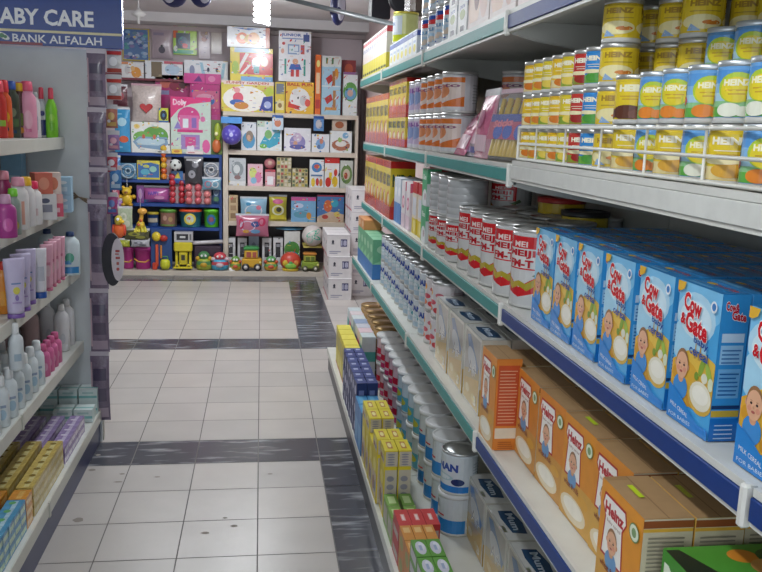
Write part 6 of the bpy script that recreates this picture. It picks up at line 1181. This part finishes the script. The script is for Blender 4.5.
# left column toys hanging
cx, w_, z, h_ = dims(133, 208, 148, 232, 9.0); o = empty('toy_giraffe', (cx, 9.0, z))
MB().ball((0, 0, h_*.3), w_*.28, .04, h_*.18, 'd8b83c').build('body', o, 'plastic'); MB().tube([(0, 0, h_*.4), (w_*.1, 0, h_*.8)], .022, 'dca83c', 8).build('neck', o, 'plastic'); MB().ball((w_*.14, -.01, h_*.87), .05, .03, .035, 'e0a84c').build('head', o, 'plastic')
for sx_ in (-.3, -.12, .12, .3): MB().tube([(sx_*w_*.7, 0, h_*.25), (sx_*w_*1.2, -.01, 0)], .018, 'd0c43c', 8).build('leg', o, 'plastic')
MB().ball((w_*.05, -.03, h_*.5), .016, .01, .016, 'c8643c').ball((-w_*.1, -.04, h_*.32), .016, .01, .016, 'c8643c').build('spots', o, 'plastic'); MB().tube([(0, .01, h_*.5), (0, .01, h_+.2)], .003, 'b8b8b8', 5).build('hanging_string', o, 'plastic')
tag(o, 'yellow and orange giraffe toy hanging left of the bucket row', 'toy')
cx, w_, z, h_ = dims(112, 215, 126, 238, 8.6); o = empty('toy_parrot', (cx, 8.6, z))
MB().ball((0, 0, h_*.35), w_*.45, .05, h_*.35, 'd0602c').build('body', o, 'plastic'); MB().ball((0, -.02, h_*.78), w_*.3, .045, h_*.22, 'b8a83c').build('head', o, 'plastic'); MB().ball((w_*.24, -.05, h_*.74), .03, .02, .02, 'dcb82c').build('beak', o, 'plastic'); MB().ball((0, -.065, h_*.84), .014, .006, .014, 'f0f0f0').build('eye', o, 'plastic')
for s in (-1, 1): MB().ball((s*w_*.4, 0, h_*.35), w_*.12, .03, h_*.25, 'c84834').build('wing', o, 'plastic')
MB().tube([(0, .02, h_*.95), (0, .02, h_+.2)], .003, 'b8b8b8', 5).build('hanging_string', o, 'plastic')
tag(o, 'orange and yellow parrot toy hanging beside the dark oval pack', 'toy')
mixb = [(118, 206, 133, 230, 'a8b498', 'c8ccb8', 'pale green clear toy bag above the magenta buckets'), (124, 228, 150, 240, '4c4c30', '8c8c3c', 'dark olive toy bag above the magenta buckets'), (131, 238, 150, 247, 'a8a8b0', '6c6c74', 'silver toy bag lying on the magenta buckets'),
        (119, 238, 130, 247, '98a030', 'c8c84c', 'yellow-green toy bag above the half-hidden magenta bucket'), (112, 180, 120, 200, 'b85c70', 'd8a8b4', 'pink toy bag left of the yellow soft toy'), (113, 198, 123, 216, '8c5ca0', 'c0a0c8', 'purple toy bag above the parrot'),
        (112, 155, 121, 178, '4c7cb0', 'a0c0d8', 'small blue toy bag left of the pale blue coil')]
for x0, y0, x1, y1, c1, c2, nm in mixb:
    hang(x0, y0, x1, y1, 9.0 if y0 > 200 else 9.1, c1, [e(.4, .6, .25, .2, c2), e(.65, .3, .2, .15, c2)], nm, .05, 'wrinkled')

# --- things hanging from the ceiling
def pad(x0, y0, x1, y1, Y, lab, side=1):
    cx, w_, z, h_ = dims(x0, y0, x1, y1, Y); o = empty('baby_sandal', (cx, Y, z))
    MB().ball((0, 0, h_*.5), w_*.5, .06, h_*.52, '23295c').build('navy_upper', o, 'plastic')
    MB().ball((w_*.16*side, -.045, h_*.52), w_*.26, .025, h_*.42, 'c8c8d8').build('pale_insole', o, 'plastic')
    MB().tube([(-w_*.45, -.02, h_*.3), (0, -.075, h_*.42), (w_*.45, -.02, h_*.3)], .014, '2c3468', 8).build('strap', o, 'plastic')
    MB().tube([(0, 0, h_*.9), (0, 0, ZC-z-.002)], .004, '8c8c90', 6).build('hanging_string', o, 'plastic')
    return tag(o, lab, 'sandal')
pad(330, -12, 346, 25, 7.2, 'navy and white baby sandal hanging near the grey pipe')
pad(160, -22, 188, 7, 7.0, 'navy baby sandal hanging at the top edge, left one of a pair', -1); pad(189, -22, 213, 7, 7.0, 'navy baby sandal hanging at the top edge, right one of a pair')
A = at(280, -3, 1, 6.6); B = at(399, 26, 1, 5.0)
o = MB().tube([(0, 0, 0), (B.x-A.x, B.y-A.y, B.z-A.z)], .016, '6c7478', 10).build('hanging_pipe', None, 'enamel'); o.location = tuple(A); tag(o, 'grey metal pipe slanting under the ceiling towards the top shelf', 'pipe')
def dims2(x0, y0, x1, y1, Y): return dims(x0, y0, x1, y1, Y)
cx, w_, z, h_ = dims(372, -14, 391, 19, 6.0); o = tag(MB().box(-w_/2, 0, 0, w_/2, .2, h_, '22202a', ch=.01).build('storage_box', None, 'paper'), 'black box hanging above the far end of the shelving', 'box'); o.location = (cx, 6.0, z)
cx, w_, z, h_ = dims(390, -10, 410, 12, 5.6); o = empty('stroller_wheel', (cx, 5.6, z)); R_ = w_*.55
M_ = Matrix.Translation((0, 0, R_)) @ Matrix.Rotation(PI/2, 4, 'X')
MB().lathe([(R_*.75, -.02), (R_, -.018), (R_*1.03, 0), (R_, .018), (R_*.75, .02)], '24242a', 24, M=M_).build('tyre', o, 'plastic'); MB().lathe([(R_*.74, -.012), (R_*.2, -.016), (R_*.2, .016), (R_*.74, .012)], '5c5c64', 24, M=M_).build('hub', o, 'plastic')
MB().tube([(0, .03, R_), (.05, .04, ZC-z-.003)], .01, '4c4c54', 8).build('frame_tube', o, 'enamel')
tag(o, 'dark stroller wheel hanging above the big pale yellow tin', 'stroller')
cx, w_, z, h_ = dims(411, -20, 433, 16, 5.0); o = MB().box(-w_/2, 0, 0, w_/2, .25, h_, '4c4038', ch=.03).box(-w_*.4, .02, h_, w_*.4, .2, ZC-z-.005, '3c342e').build('hanging_bundle', None, 'wrinkled'); o.location = (cx, 5.0, z); tag(o, 'brownish wrapped bundle hanging above the white and blue tins', 'bundle')

SC.view_settings.view_transform = 'Standard'; SC.view_settings.look = 'None'
SC.view_settings.exposure = P_EXP; SC.view_settings.gamma = 1; SC.view_settings.use_curve_mapping = False
SC.cycles.max_bounces = 6
